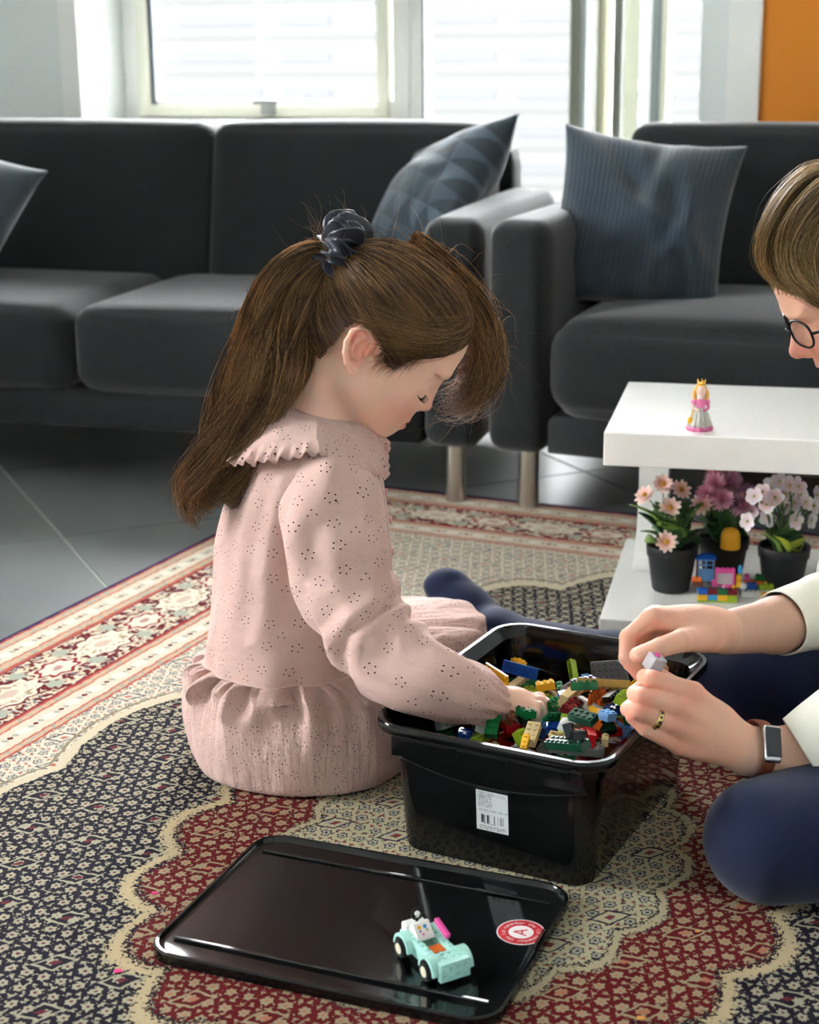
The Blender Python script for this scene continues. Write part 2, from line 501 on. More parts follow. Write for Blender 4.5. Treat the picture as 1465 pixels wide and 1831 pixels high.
# window 1: fixed frame, opening sash, handle, pane
def frame_bm(s0, s1, z0, z1, w, n0, n1, bev=.004):
    bm = bmesh.new()
    add_box(bm, (s0, n0, z0), (s0 + w, n1, z1), bev); add_box(bm, (s1 - w, n0, z0), (s1, n1, z1), bev)
    add_box(bm, (s0 + w, n0, z0), (s1 - w, n1, z0 + w), bev); add_box(bm, (s0 + w, n0, z1 - w), (s1 - w, n1, z1), bev)
    return bm
w1 = empty('window_1', ROOM_O, ROOM_A); w1['kind'] = 'structure'
bm_obj('frame', frame_bm(-.918, .02, .738, 2.298, .055, -.02, .06), m_white, w1)
sash = bm_obj('sash', frame_bm(-.858, -.042, .745, 2.24, .034, -.045, .02), m_cream, w1)
bm = bmesh.new(); add_box(bm, (-.824, -.006, .779), (-.076, -.002, 2.206)); bm_obj('pane', bm, m_glass, w1)
bm = bmesh.new(); add_box(bm, (-.822, -.028, .78), (-.806, -.014, 2.2)); bm_obj('seal', bm, m_dark, w1)
bm = bmesh.new(); add_box(bm, (-.44, -.062, .752), (-.395, -.045, .79), .004); add_box(bm, (-.452, -.09, .782), (-.37, -.062, .797), .004)
bm_obj('handle', bm, pmat('grey handle', srgb(150, 152, 148), .35, .6), w1)
# window 2: tall glazed door beside it, with a narrow side pane
w2 = empty('window_2', ROOM_O, ROOM_A); w2['kind'] = 'structure'
bm_obj('frame', frame_bm(.021, .899, .02, 2.298, .04, -.02, .06), m_white, w2)
bm = bmesh.new(); add_box(bm, (.061, -.03, .06), (.067, .01, 2.25)); bm_obj('seal', bm, m_dark, w2)
bm = bmesh.new(); add_box(bm, (.725, -.05, .06), (.752, .04, 2.258), .003); bm_obj('post', bm, pmat('grey door post', srgb(135, 142, 148), .5), w2)
bm = bmesh.new(); add_box(bm, (.752, -.045, .06), (.772, .03, 2.258), .003); bm_obj('mullion', bm, m_cream, w2)
bm = bmesh.new(); add_box(bm, (.061, -.006, .36), (.725, -.002, 2.258)); bm_obj('pane', bm, m_glass, w2)
bm = bmesh.new(); add_box(bm, (.772, -.006, .36), (.859, -.002, 2.258)); bm_obj('pane', bm, m_glass, w2)
bm = bmesh.new(); add_box(bm, (.061, -.03, .06), (.859, .03, .36), .004); bm_obj('light_block_panel', bm, m_white, w2)  # unseen panel behind the sofas, added to dim the floor reflection under them
# bunched vertical blind in front of the door
blind = empty('vertical_blind', R2W(.63, -.12, 0), ROOM_A)
tag(blind, 'bunched pale vertical blind slats hanging at the glazed door', 'blind')
bc = [srgb(214, 214, 196), srgb(200, 200, 180), srgb(150, 158, 164), srgb(222, 222, 205), srgb(188, 188, 166), srgb(206, 208, 188), srgb(176, 180, 176)]
bmats = [pmat('blind fabric %d' % i, c, .8) for i, c in enumerate(bc)]
sl = [-.105, -.088, -.068, -.045, -.018, .004, .024, .042, .06]
for i, x in enumerate(sl):
    bm = bmesh.new(); add_box(bm, (-.0012, -.042, .04), (.0012, .042, 2.2))
    bm_obj('slat', bm, bmats[i % 7], blind, False, (x, 0, 0), (0, 0, math.radians([8, -14, 3, 16, -9, 5, -4, 12, -12][i])))
bm = bmesh.new(); add_box(bm, (-.14, -.03, 2.2), (.12, .03, 2.24), .004); bm_obj('rail', bm, m_white, blind)

# building across the street
m_fac = pmat('pale facade', (.0335, .0343, .0335), .9, spec=0, var=.02, vscale=.2)
m_facw = pmat('pale facade glazing', (.0270, .0275, .0292), .9, spec=0)
m_facb = pmat('pale facade band', (.0302, .0302, .0298), .9, spec=0)
fb = empty('apartment_building', R2W(0, 120, 0), ROOM_A)
tag(fb, 'pale multi-storey building seen through the bright windows', 'building')
bm = bmesh.new(); add_box(bm, (-110, 0, -30), (60, 14, 9)); bm_obj('wall', bm, m_fac, fb)
def fpx(u, v):
    d = pray(u, v); o = Vector((0, 0, CAM_H)); n = Vector((-RY, RX, 0)); P0 = R2W(0, 120)
    P = o + d * ((P0 - o).dot(n) / d.dot(n)); q = P - P0
    return q.dot(Vector((RX, RY, 0))), P.z
rows = [fpx(400, y)[1] for y in (38, 103, 167)]
dz = (rows[0] - rows[2]) / 2
bm = bmesh.new(); add_box(bm, (-1, -.15, -.5), (1, .1, .5)); gm = bpy.data.meshes.new('window'); bm.to_mesh(gm); bm.free(); gm.materials.append(m_facw)
bm = bmesh.new(); add_box(bm, (-110, -.25, -.12), (60, 0, .12)); bandm = bpy.data.meshes.new('band'); bm.to_mesh(bandm); bm.free(); bandm.materials.append(m_facb)
xs = [fpx(u, 38)[0] for u in (295, 465, 497, 592)]
cells = [(xs[0], xs[1]), (xs[2], xs[3])]
per = fpx(700, 38)[0] - fpx(295, 38)[0]
for r in range(-4, 6):
    z = rows[1] + r * dz
    b = bpy.data.objects.new('band', bandm); link(b, fb); b.location = (0, 0, z - dz * .42)
    for k in range(-1, 4):
        for (a, c) in cells:
            w = bpy.data.objects.new('window', gm); link(w, fb)
            w.location = ((a + c) / 2 + k * per, 0, z); w.scale = ((c - a) / 2, 1, dz * .29)
gr = box_obj('ground_outside', (-200, .3, -30.5), (200, 200, -30), pmat('street paving', (.55, .55, .53), .9), None, 0, 2, ROOM_O, (0, 0, ROOM_A)); gr['kind'] = 'structure'

# ------------------------------------------------------------------ tiled floor
m_tile, nt, b = new_mat('dark stone tile')
oi = nt.node('ShaderNodeObjectInfo')
co = nt.coord('Object')
f = nt.noise(co, 6, 5, .6); f2 = nt.noise(co, 90, 2)
c = nt.mix(f, srgb(88, 92, 92), srgb(108, 111, 109)); nt.t.links.new(nt.mix(f2 * .25, c, srgb(76, 80, 80)), b.inputs['Base Color'])
b.inputs['Specular IOR Level'].default_value = .35
nt.put(b.inputs['Roughness'], f * .12 + .32)
nt.t.links.new(nt.bump(f2, .05, .0005), b.inputs['Normal'])
m_grout = pmat('pale grout', srgb(168, 168, 160), .9)
fl = struct('floor', (S_L - .1, N_B - .1, -.06), (S_R + .1, .1, -.0025), m_grout)
TX, TY, TA, TS = -.6929, 3.1298, .4243, .6
bm = bmesh.new(); add_box(bm, (.0022, .0022, -.012), (TS - .0022, TS - .0022, 0), .0012, 1)
tile_me = bpy.data.meshes.new('tile'); bm.to_mesh(tile_me); bm.free(); tile_me.materials.append(m_tile)
inv = Matrix.Rotation(-ROOM_A, 4, 'Z') @ Matrix.Translation(-Vector(ROOM_O))
for i in range(-12, 14):
    for j in range(-14, 10):
        px = TX + math.cos(TA) * i * TS - math.sin(TA) * j * TS; py = TY + math.sin(TA) * i * TS + math.cos(TA) * j * TS
        cx = px + .5 * TS * (math.cos(TA) - math.sin(TA)); cy = py + .5 * TS * (math.cos(TA) + math.sin(TA))
        q = inv @ Vector((cx, cy, 0))
        if not (S_L + .43 < q.x < S_R - .43 and N_B + .43 < q.y < -.6): 
            continue
        t = bpy.data.objects.new('tile', tile_me); link(t, fl)
        t.matrix_parent_inverse = Matrix.Identity(4)
        w = Matrix.Translation((px, py, 0)) @ Matrix.Rotation(TA, 4, 'Z')
        t.matrix_basis = inv @ w

# ------------------------------------------------------------------ the rug
RUG_C = (-.1891, 3.5339); RUG_A = -.4342
m_rug, nt, b = new_mat('knotted wool rug')
co = nt.coord('Object')
wob = nt.noise(co, 55, 2, .5, out=1)
va = nt.node('ShaderNodeVectorMath', operation='MULTIPLY_ADD'); nt.t.links.new(wob, va.inputs[0]); va.inputs[1].default_value = (.009, .009, 0); nt.t.links.new(co, va.inputs[2])
x, y, _ = nt.xyz(va.outputs[0]); y = -y
IVO, CRE, NAV, RED, SAL, PUR, GRN = srgb(226, 217, 194), srgb(218, 206, 176), srgb(22, 18, 38), srgb(106, 10, 22), srgb(206, 152, 122), srgb(52, 34, 84), srgb(168, 172, 150)
dx = (x - 1.0).abs(); dy = (y - 1.5).abs()
ed = (1.0 - dx).min(1.5 - dy)
side = (1.0 - dx) < (1.5 - dy)
al = side * y + (1.0 - side) * x
def cell(p, per): return (p / per).fract() - .5
def lobed(px, py, n, amp):
    r = (px * px + py * py).sqrt(); th = py.atan2(px)
    return r / (1.0 + amp * (th * float(n)).cos())
# all-over small flower lattice
PX_, PY_ = .021, .027
row = (y / PY_).floor(); ox = (row * .5).fract() * 1.0
fx = (x / PX_ + ox).fract() - .5; fy = cell(y, PY_)
ros = lobed(fx, fy * 1.15, 6, .16)
petal = ros < .285; ring = (ros > .23) * (ros < .31); core = ros < .09
gx = (x / PX_ + ox + .5).fract() - .5; gy = cell(y + PY_ * .5, PY_)
bud = (gx * gx + gy * gy * 1.4) < .022
stem = ((fx.abs() - .47).abs() < .022) * (fy.abs() > .28)
bx_ = cell(x + .5 * y, .084); by_ = cell(y, .081)
sq = bx_.abs().max(by_.abs() * .9); sqr = (sq > .13) * (sq < .165); sqi = sq < .13; sqc = (sq < .05)
bwig = nt.noise(co, 190, 1)
leafm = bwig > .645
def lattice(bg, mot, line, acc, flip):
    c = nt.mix(leafm, bg, mot if not flip else line)
    c = nt.mix(stem, c, mot if not flip else line)
    c = nt.mix(petal, c, mot)
    if flip: c = nt.mix(ring, c, line)
    c = nt.mix(core, c, acc if not flip else line)
    c = nt.mix(bud, c, mot if not flip else acc)
    c = nt.mix(sqi, c, bg)
    c = nt.mix(sqr, c, mot if not flip else line); c = nt.mix(sqi * petal, c, mot); c = nt.mix(sqc, c, acc)
    return c
c_nav = lattice(NAV, srgb(184, 178, 152), srgb(150, 140, 110), srgb(110, 36, 46), False)
c_red = lattice(RED, srgb(178, 164, 132), srgb(30, 25, 40), srgb(196, 130, 100), False)
c_ivo = lattice(IVO, srgb(206, 200, 180), srgb(92, 92, 108), srgb(190, 110, 96), True)
c_inn = lattice(srgb(206, 196, 160), srgb(186, 184, 166), srgb(44, 42, 70), srgb(140, 60, 60), True)
def medal(a, bb, n, amp):
    ex = (x - 1.0) / a; ey = (y - 1.5) / bb
    r = (ex * ex + ey * ey).sqrt(); th = ey.atan2(ex)
    return r - (1.0 - amp) - amp * (th * (n * .5)).sin().abs() * 1.0
fe = nt.noise(co, 260, 1) - .5
d1 = medal(.64, 1.14, 22, .055); d2 = medal(.375, .50, 20, .09); d3 = medal(.235, .34, 18, .09)
field = nt.mix(d1 < 0.0, c_ivo, c_nav)
field = nt.mix(((d1 + fe * .012).abs() < .012), field, CRE)
field = nt.mix((d1 - .025).abs() < .004, field, srgb(150, 138, 110))
d2f = d2 + fe * .09
field = nt.mix(d2f < .04, field, srgb(210, 190, 150)); field = nt.mix(d2f < -.005, field, NAV); field = nt.mix(d2f < -.022, field, c_red)
d3f = d3 + fe * .08
field = nt.mix(d3f < .045, field, srgb(60, 50, 60)); field = nt.mix(d3f < .034, field, srgb(200, 188, 152)); field = nt.mix(d3f < -.012, field, NAV); field = nt.mix(d3f < -.025, field, c_inn)
# borders
def guard(c0, c1):
    mid = (c0 + c1) / 2; hw = (c1 - c0) / 2
    p = cell(al, .058); q = (ed - mid) / .058
    c = nt.mix((q.abs() > .34), srgb(226, 214, 192), srgb(214, 180, 150))
    blot = nt.noise(co, 120, 1) > .56
    c = nt.mix(blot * (q.abs() > .38), c, srgb(170, 176, 160))
    lead = (p.abs() * .55 + q.abs() * 1.0) < .20
    c = nt.mix(lead, c, srgb(238, 232, 216))
    c = nt.mix(((p.abs() - .3).abs() + q.abs() * .9) < .10, c, srgb(176, 178, 164))
    c = nt.mix((cell(al + .029, .058).abs() + q.abs()) < .09, c, RED)
    c = nt.mix(((q.abs() - .38).abs() < .035), c, srgb(196, 112, 90))
    e2 = ((ed - c0).abs().min((ed - c1).abs())) < .0035
    return nt.mix(e2, c, srgb(190, 90, 76))
g1 = guard(.018, .102); g2 = guard(.238, .312)
# red main border: alternating cartouches with vines between
p = cell(al, .24); q = (ed - .17) / .24
p2 = cell(al + .12, .24)
vn = nt.noise(co, 42, 2, .55); vine = ((vn - .5).abs() < .045)
vb = nt.noise(co, 70, 1) > .585
cb = nt.mix(vine, RED, srgb(220, 205, 176)); cb = nt.mix(vb, cb, srgb(228, 214, 188))
cb = nt.mix((nt.noise(co, 95, 1) > .64), cb, srgb(130, 132, 150))
big = lobed(p * .62, q * 1.15, 10, .09); sml = lobed(p2 * .8, q * 1.35, 8, .12)
cb = nt.mix(big < .185, cb, RED); cb = nt.mix(big < .165, cb, srgb(236, 228, 206)); cb = nt.mix((big > .09) * (big < .135) * (nt.noise(co, 140, 1) > .52), cb, srgb(186, 160, 132)); cb = nt.mix(big < .05, cb, srgb(214, 190, 170))
cb = nt.mix((sml < .175), cb, srgb(226, 214, 190)); cb = nt.mix((sml < .145), cb, srgb(150, 26, 40)); cb = nt.mix(sml < .115, cb, srgb(236, 228, 206)); cb = nt.mix(sml < .04, cb, srgb(196, 150, 140))
for s_ in (-1, 1):
    wing = lobed((p.abs() - .27), q - .15 * s_, 6, .2)
    cb = nt.mix(wing < .06, cb, srgb(176, 182, 164))
border = nt.mix(ed > .106, g1, srgb(150, 40, 46)); border = nt.mix(ed > .11, border, cb); border = nt.mix(ed > .232, border, srgb(150, 40, 46)); border = nt.mix(ed > .237, border, g2)
border = nt.mix(ed < .016, border, PUR)
col = nt.mix(ed > .313, border, field)
# wool: slight mottling of the dye
nt.t.links.new(nt.mix(nt.noise(co, 700, 1) * .2 + .22, col, srgb(30, 24, 24)), b.inputs['Base Color'])
b.inputs['Roughness'].default_value = .95; b.inputs['Specular IOR Level'].default_value = .15
nt.t.links.new(nt.bump(nt.noise(co, 900, 2), .5, .002), b.inputs['Normal'])
bm = bmesh.new(); add_box(bm, (0, -3, 0), (2, 0, .011), .004, 2)
rug = bm_obj('rug', bm, m_rug, None, False, (RUG_C[0], RUG_C[1], .0005), (0, 0, RUG_A))
tag(rug, 'large patterned oriental wool rug in red, navy and ivory on the tiles', 'rug')
RUGZ = .0115
# ------------------------------------------------------------------ sofas
m_sofa, nt, b = new_mat('charcoal woven upholstery')
co = nt.coord('Object'); x, y, z = nt.xyz(co)
w1n = nt.noise(nt.vec(x * 1400.0, y * 1400.0, z * 120.0), 1, 1); w2n = nt.noise(nt.vec(x * 120.0, y * 120.0, z * 1400.0), 1, 1)
wv = (w1n + w2n) * .5
c = nt.mix(wv.step(.35, .65), srgb(23, 26, 27), srgb(44, 48, 48))
nt.t.links.new(nt.mix(nt.noise(co, 5, 3) * .4, c, srgb(33, 35, 35)), b.inputs['Base Color'])
b.inputs['Roughness'].default_value = .9; b.inputs['Specular IOR Level'].default_value = .2
b.inputs['Sheen Weight'].default_value = .30; b.inputs['Sheen Roughness'].default_value = .4
nt.t.links.new(nt.bump(wv, .35, .001), b.inputs['Normal'])
m_chrome = pmat('brushed steel', srgb(190, 185, 176), .28, 1.0, bump=.03, bscale=400)
m_seam = pmat('dark piping', srgb(32, 36, 40), .9)

def puff_box(lo, hi, rad, crown=(0, 0, 0), n=26):
    """rounded box; crown = outward bulge per axis on the faces"""
    lo = np.array(lo, float); hi = np.array(hi, float); c = (lo + hi) / 2; hlf = (hi - lo) / 2
    V = []; Fc = []; key = {}
    t = np.sin(np.linspace(-PI / 2, PI / 2, n)) * .35 + np.linspace(-1, 1, n) * .65
    for ax in range(3):
        for sg in (-1, 1):
            a, bb = (ax + 1) % 3, (ax + 2) % 3
            ids = np.zeros((n, n), int)
            for i in range(n):
                for j in range(n):
                    p = np.zeros(3); p[ax] = sg; p[a] = t[i]; p[bb] = t[j]
                    k = tuple(np.round(p, 6))
                    if k not in key:
                        q = p * hlf; inner = np.maximum(hlf - rad, 1e-4)
                        core = np.clip(q, -inner, inner); d = q - core; L = np.linalg.norm(d)
                        r = core + (d / L * rad if L > 1e-9 else 0)
                        e = 1 - np.abs(p) ** 2.2
                        for m in range(3):
                            if crown[m]:
                                o1, o2 = (m + 1) % 3, (m + 2) % 3
                                r[m] += np.sign(p[m]) * crown[m] * abs(p[m]) * max(e[o1], 0) ** .6 * max(e[o2], 0) ** .6
                        key[k] = len(V); V.append(c + r)
                    ids[i, j] = key[k]
            for i in range(n - 1):
                for j in range(n - 1):
                    f = (ids[i, j], ids[i + 1, j], ids[i + 1, j + 1], ids[i, j + 1])
                    Fc.append(f if sg > 0 else f[::-1])
    return V, Fc
def puff_obj(name, lo, hi, rad, crown, mat, parent, n=22):
    V, Fc = puff_box(lo, hi, rad, crown, n); return mesh_obj(name, V, Fc, mat, parent, True)

# left sofa: origin at the front right lower corner, x to the right, y to the back
sl_ = empty('sofa', (.147, 3.294, 0), -.265)
tag(sl_, 'long charcoal fabric sofa under the left window', 'sofa', 'charcoal sofas')
puff_obj('arm', (-.126, 0, .13), (-.001, .86, .60), .035, (0, .006, .006), m_sofa, sl_)
puff_obj('frame', (-2.02, .005, .13), (-.127, .84, .212), .014, (0, 0, 0), m_sofa, sl_, 10)
puff_obj('arm', (-2.15, 0, .13), (-2.025, .86, .60), .035, (0, .006, .006), m_sofa, sl_)
for i in range(2):
    hi = -.13 - i * .945 + (.0 if i == 0 else 0); lo = hi - .943
    lo, hi = [(-.912, -.131), (-2.02, -.915)][i]
    puff_obj('seat_cushion', (lo, -.012, .214), (hi, .60, .40), .045, (.004, .008, .012), m_sofa, sl_)
for lo, hi in ((-.815, -.128), (-2.02, -.818)):
    V, Fc = puff_box((lo, .545, .35), (hi, .735, .762), .035, (.006, .018, .008), 22)
    V = [(v[0], v[1] + (v[2] - .38) * .20, v[2]) for v in V]
    mesh_obj('back_cushion', V, Fc, m_sofa, sl_, True)
puff_obj('back_frame', (-2.15, .80, .13), (-.10, .93, .70), .03, (0, 0, 0), m_sofa, sl_, 10)
for (x_, y_) in ((-.060, .035), (-.045, .80), (-2.1, .035), (-2.1, .8)):
    bm = bmesh.new(); add_cyl(bm, (x_, y_, .0005 if y_ > .1 or x_ < -1 else RUGZ), (x_, y_, .132), .021, n=24)
    smooth_by_angle(bm_obj('leg', bm, m_chrome, sl_))

sr_ = empty('sofa', (.154, 3.284, 0), -.385)
tag(sr_, 'charcoal fabric sofa holding the corduroy cushion, behind the white table', 'sofa', 'charcoal sofas')
puff_obj('arm', (.001, 0, .13), (.128, .86, .60), .035, (0, .006, .006), m_sofa, sr_)
puff_obj('frame', (.13, .005, .13), (1.75, .84, .212), .014, (0, 0, 0), m_sofa, sr_, 10)
for lo, hi in ((.131, .93), (.933, 1.75)):
    puff_obj('seat_cushion', (lo, -.012, .214), (hi, .62, .405), .06, (.004, .012, .03), m_sofa, sr_)
for lo, hi in ((.128, .93), (.933, 1.75)):
    V, Fc = puff_box((lo, .56, .35), (hi, .75, .765), .035, (.004, .014, .003), 22)
    V = [(v[0], v[1] + (v[2] - .38) * .16, v[2]) for v in V]
    mesh_obj('back_cushion', V, Fc, m_sofa, sr_, True)
puff_obj('back_frame', (.02, .80, .13), (1.88, .93, .70), .03, (0, 0, 0), m_sofa, sr_, 10)
puff_obj('arm', (1.752, 0, .13), (1.88, .86, .60), .035, (0, .006, .006), m_sofa, sr_)
for (x_, y_) in ((.085, .04), (.045, .80), (1.83, .04), (1.83, .8)):
    bm = bmesh.new(); add_cyl(bm, (x_, y_, RUGZ if x_ < 1.2 and y_ < .1 else .0005), (x_, y_, .132), .021, n=24)
    smooth_by_angle(bm_obj('leg', bm, m_chrome, sr_))

# ------------------------------------------------------------------ cushions
def pillow(name, size, thick, mat, centre, e1, e2, label, ribs=0, seed=1, sag=.0):
    rs = np.random.RandomState(seed)
    n = 60 if not ribs else 200
    m = 60 if not ribs else 56
    u = np.linspace(-1, 1, n); v = np.linspace(-1, 1, m)
    U, Vv = np.meshgrid(u, v, indexing='ij')
    T = thick * .5 * np.clip(1 - np.abs(U) ** 2.4, 0, 1) ** .55 * np.clip(1 - np.abs(Vv) ** 2.4, 0, 1) ** .55
    X = size / 2 * U * (1 - .10 * (1 - Vv ** 2)); Y = size / 2 * Vv * (1 - .10 * (1 - U ** 2))
    wr = np.zeros_like(U)
    for _ in range(10):
        a = rs.uniform(0, 2 * PI); cx, cy = rs.uniform(-.7, .7, 2); k = rs.uniform(5, 9)
        d = (U - cx) * math.cos(a) + (Vv - cy) * math.sin(a); l = -(U - cx) * math.sin(a) + (Vv - cy) * math.cos(a)
        wr += .016 * np.exp(-(l * 1.3) ** 2) * np.exp(-(d * k) ** 2) * rs.choice([-1, 1])
    rb = .0016 * np.abs(np.sin(U * ribs * PI / 2)) if ribs else 0
    edge = np.clip(T / (thick * .12), 0, 1)
    top = T + (wr + rb) * edge - sag * (1 - U ** 2) * (1 - Vv ** 2); bot = -T - .3 * wr * edge + (-rb if ribs else 0) * edge
    e1 = Vector(e1).normalized(); e2 = Vector(e2); e2 = (e2 - e1 * e2.dot(e1)).normalized(); nn = e1.cross(e2)
    P1 = np.stack([X, Y, top], -1).reshape(-1, 3); P2 = np.stack([X, Y, bot], -1).reshape(-1, 3)
    Vt = np.vstack([P1, P2])
    Fc = []
    N = n * m
    for i in range(n - 1):
        for j in range(m - 1):
            a, b_, c_, d_ = i * m + j, (i + 1) * m + j, (i + 1) * m + j + 1, i * m + j + 1
            Fc.append((a, b_, c_, d_)); Fc.append((N + d_, N + c_, N + b_, N + a))
    uvv = np.vstack([np.stack([X, Y], -1).reshape(-1, 2)] * 2)
    o = mesh_obj(name, Vt, Fc, mat, None, True, uv=uvv)
    bm = bmesh.new(); bm.from_mesh(o.data); bmesh.ops.remove_doubles(bm, verts=bm.verts, dist=.0004); bm.to_mesh(o.data); bm.free()
    o.matrix_world = Matrix(((e1.x, e2.x, nn.x, centre[0]), (e1.y, e2.y, nn.y, centre[1]), (e1.z, e2.z, nn.z, centre[2]), (0, 0, 0, 1)))
    tag(o, label, 'cushion'); return o
m_cord = pmat('blue grey corduroy', srgb(46, 58, 68), .85, spec=.2, sheen=.5, var=.2, vscale=9, bump=.2, bscale=500)
m_tri, nt, b = new_mat('triangle patterned velvet')
uvn = nt.coord('UV'); x, y, _ = nt.xyz(uvn)
q = y / .062; rowi = q.floor(); p = x / .066 + rowi * .5
tri = ((p.fract() - .5).abs() * 2.0 + q.fract()) < 1.0
rn = nt.node('ShaderNodeTexWhiteNoise'); nt.t.links.new(nt.vec(p.floor(), rowi, tri * 3.0), rn.inputs['Vector'])
sh = E(nt, rn.outputs['Value'])
c = nt.mix(tri, srgb(42, 54, 62), srgb(74, 90, 102)); c = nt.mix(sh * .7, c, srgb(38, 50, 62))
nt.t.links.new(c, b.inputs['Base Color']); b.inputs['Roughness'].default_value = .8; b.inputs['Sheen Weight'].default_value = .4; b.inputs['Specular IOR Level'].default_value = .2
nt.t.links.new(nt.bump(tri * .6 + nt.noise(uvn, 300, 2) * .4, .4, .002), b.inputs['Normal'])
m_plain = pmat('slate velvet', srgb(54, 64, 70), .8, spec=.2, sheen=.6, var=.3, vscale=14)
pillow('cushion', .385, .19, m_cord, PY(1146, 400, 3.48), (.97, -.20, -.12), (-.24, .36, .90), 'blue grey corduroy cushion leaning on the sofa arm', ribs=34, seed=4)
pillow('cushion', .38, .19, m_tri, PY(782, 352, 3.86), (.42, .62, .60), (.5, -.78, .30), 'slate velvet cushion with a triangle pattern, leaning beside the sofa arm', seed=9)
pillow('cushion', .42, .15, m_plain, PY(-120, 392, 3.92), (.88, -.30, -.30), (.42, .40, .85), 'slate cushion at the far end of the long sofa', seed=5)

# ------------------------------------------------------------------ white low table
m_tab = pmat('white gloss lacquer', srgb(236, 236, 232), .22, coat=.3, var=.01, vscale=6)
TB = Vector((.301, 2.466, 0)); TBA = -.222
tb = empty('low_table', TB, TBA)
tag(tb, 'white lacquered low table with a bottom shelf on the rug', 'table')
TZ, SZ = .357, .052
box_obj('top', (0, 0, TZ - .054), (.95, .41, TZ), m_tab, tb, .0025, 2)
box_obj('shelf', (0, 0, RUGZ), (.95, .46, SZ), m_tab, tb, .0025, 2)
for x0 in (.028, .87):
    # upright with a swept foot
    prof = [(.36, TZ - .0535), (.43, TZ - .0535)]
    V = []; pts = []
    for k in range(9):
        a = k / 8 * PI / 2
        pts.append((.36 - .09 * (1 - math.cos(PI / 2 - a)) if False else .36 - .10 * (1 - math.cos(a)), .155 - .10 * math.sin(a)))
    outline = [(.43, TZ - .0535), (.36, TZ - .0535)] + pts + [(.43, .052)]
    bm = bmesh.new()
    f0 = [bm.verts.new((x0, yy, zz)) for yy, zz in outline]; f1 = [bm.verts.new((x0 + .052, yy, zz)) for yy, zz in outline]
    bm.faces.new(f0); bm.faces.new(f1[::-1]); n_ = len(outline)
    for k in range(n_): bm.faces.new((f0[k], f1[k], f1[(k + 1) % n_], f0[(k + 1) % n_])[::-1])
    bmesh.ops.recalc_face_normals(bm, faces=bm.faces)
    bm_obj('leg', bm, m_tab, tb)
# ------------------------------------------------------------------ potted artificial flowers
m_pot = pmat('black plastic pot', srgb(34, 36, 38), .55, bump=.04, bscale=300)
m_soil = pmat('dark potting filler', srgb(38, 30, 24), .95, bump=.6, bscale=220)
m_stem = pmat('green stem', srgb(84, 112, 58), .6)
m_leafs = [pmat('leaf green', srgb(70, 108, 58), .5, var=.25, vscale=60), pmat('leaf light green', srgb(128, 158, 72), .5, var=.2, vscale=60), pmat('leaf deep green', srgb(48, 84, 52), .5, var=.2, vscale=60)]
m_leafy = pmat('yellow green leaf', srgb(176, 186, 60), .5, var=.15, vscale=60)
def petal_mat(name, c1, c2):
    m, nt, b = new_mat(name)
    co = nt.coord('Object'); x, y, z = nt.xyz(co); r = (x * x + y * y).sqrt()
    nt.t.links.new(nt.mix(r.step(.002, .016), c2, c1), b.inputs['Base Color'])
    b.inputs['Roughness'].default_value = .7; b.inputs['Subsurface Weight'].default_value = .2; b.inputs['Subsurface Scale'].default_value = .003
    return m
m_pet_peach = petal_mat('peach petal', srgb(246, 222, 210), srgb(226, 160, 140))
m_pet_pink = petal_mat('pink petal', srgb(238, 190, 208), srgb(208, 132, 164))
m_pet_white = petal_mat('white petal', srgb(244, 236, 238), srgb(230, 200, 206))
m_eye = pmat('flower eye', srgb(196, 146, 40), .8)
def petal_bm(bm, n, L, W, cup, M, rs, ragged=0.0):
    for i in range(n):
        a = 2 * PI * i / n + rs.uniform(-.1, .1); l = L * rs.uniform(.88, 1.08)
        R = M @ Matrix.Rotation(a, 4, 'Z')
        rows_ = []
        for k, (t, w) in enumerate(((.08, .25), (.4, .85), (.75, 1.0), (1.0, .45))):
            zc = cup * l * t * t * 1.0; 
            ww = W * w * .5
            rows_.append([bm.verts.new(R @ Vector((l * t, -ww, zc + .12 * ww))), bm.verts.new(R @ Vector((l * t * (1.04 if k == 3 else 1), 0, zc - .1 * ww))), bm.verts.new(R @ Vector((l * t, ww, zc + .12 * ww)))])
        for k in range(3):
            for j in range(2): bm.faces.new((rows_[k][j], rows_[k + 1][j], rows_[k + 1][j + 1], rows_[k][j + 1]))
def flower(parent, pos, nrm, kind, seed):
    rs = random.Random(seed)
    o = None; bm = bmesh.new(); I = Matrix.Identity(4)
    if kind == 'peach': petal_bm(bm, 11, .0185, .0075, .12, I, rs); petal_bm(bm, 9, .014, .0065, .4, Matrix.Translation((0, 0, .001)), rs); mt = m_pet_peach; er = .0045
    elif kind == 'white': petal_bm(bm, 5, .016, .0145, .25, I, rs); mt = m_pet_white; er = .0025
    else:
        for t, (cup, L) in enumerate(((-.3, .020), (.1, .021), (.5, .020), (.9, .017), (1.5, .014), (2.4, .010))): petal_bm(bm, 17, L, .0034, cup, Matrix.Translation((0, 0, .0015 * t)), rs)
        mt = m_pet_pink; er = 0
    o = bm_obj('flower', bm, mt, parent, True)
    o.location = pos; o.rotation_euler = Vector(nrm).to_track_quat('Z', 'Y').to_euler()
    if er:
        bm = bmesh.new(); add_ball(bm, (0, 0, .0022), er, 8, 6, (1, 1, .6)); bm_obj('flower_centre', bm, m_eye if kind == 'peach' else m_leafy, o, True)
    return o
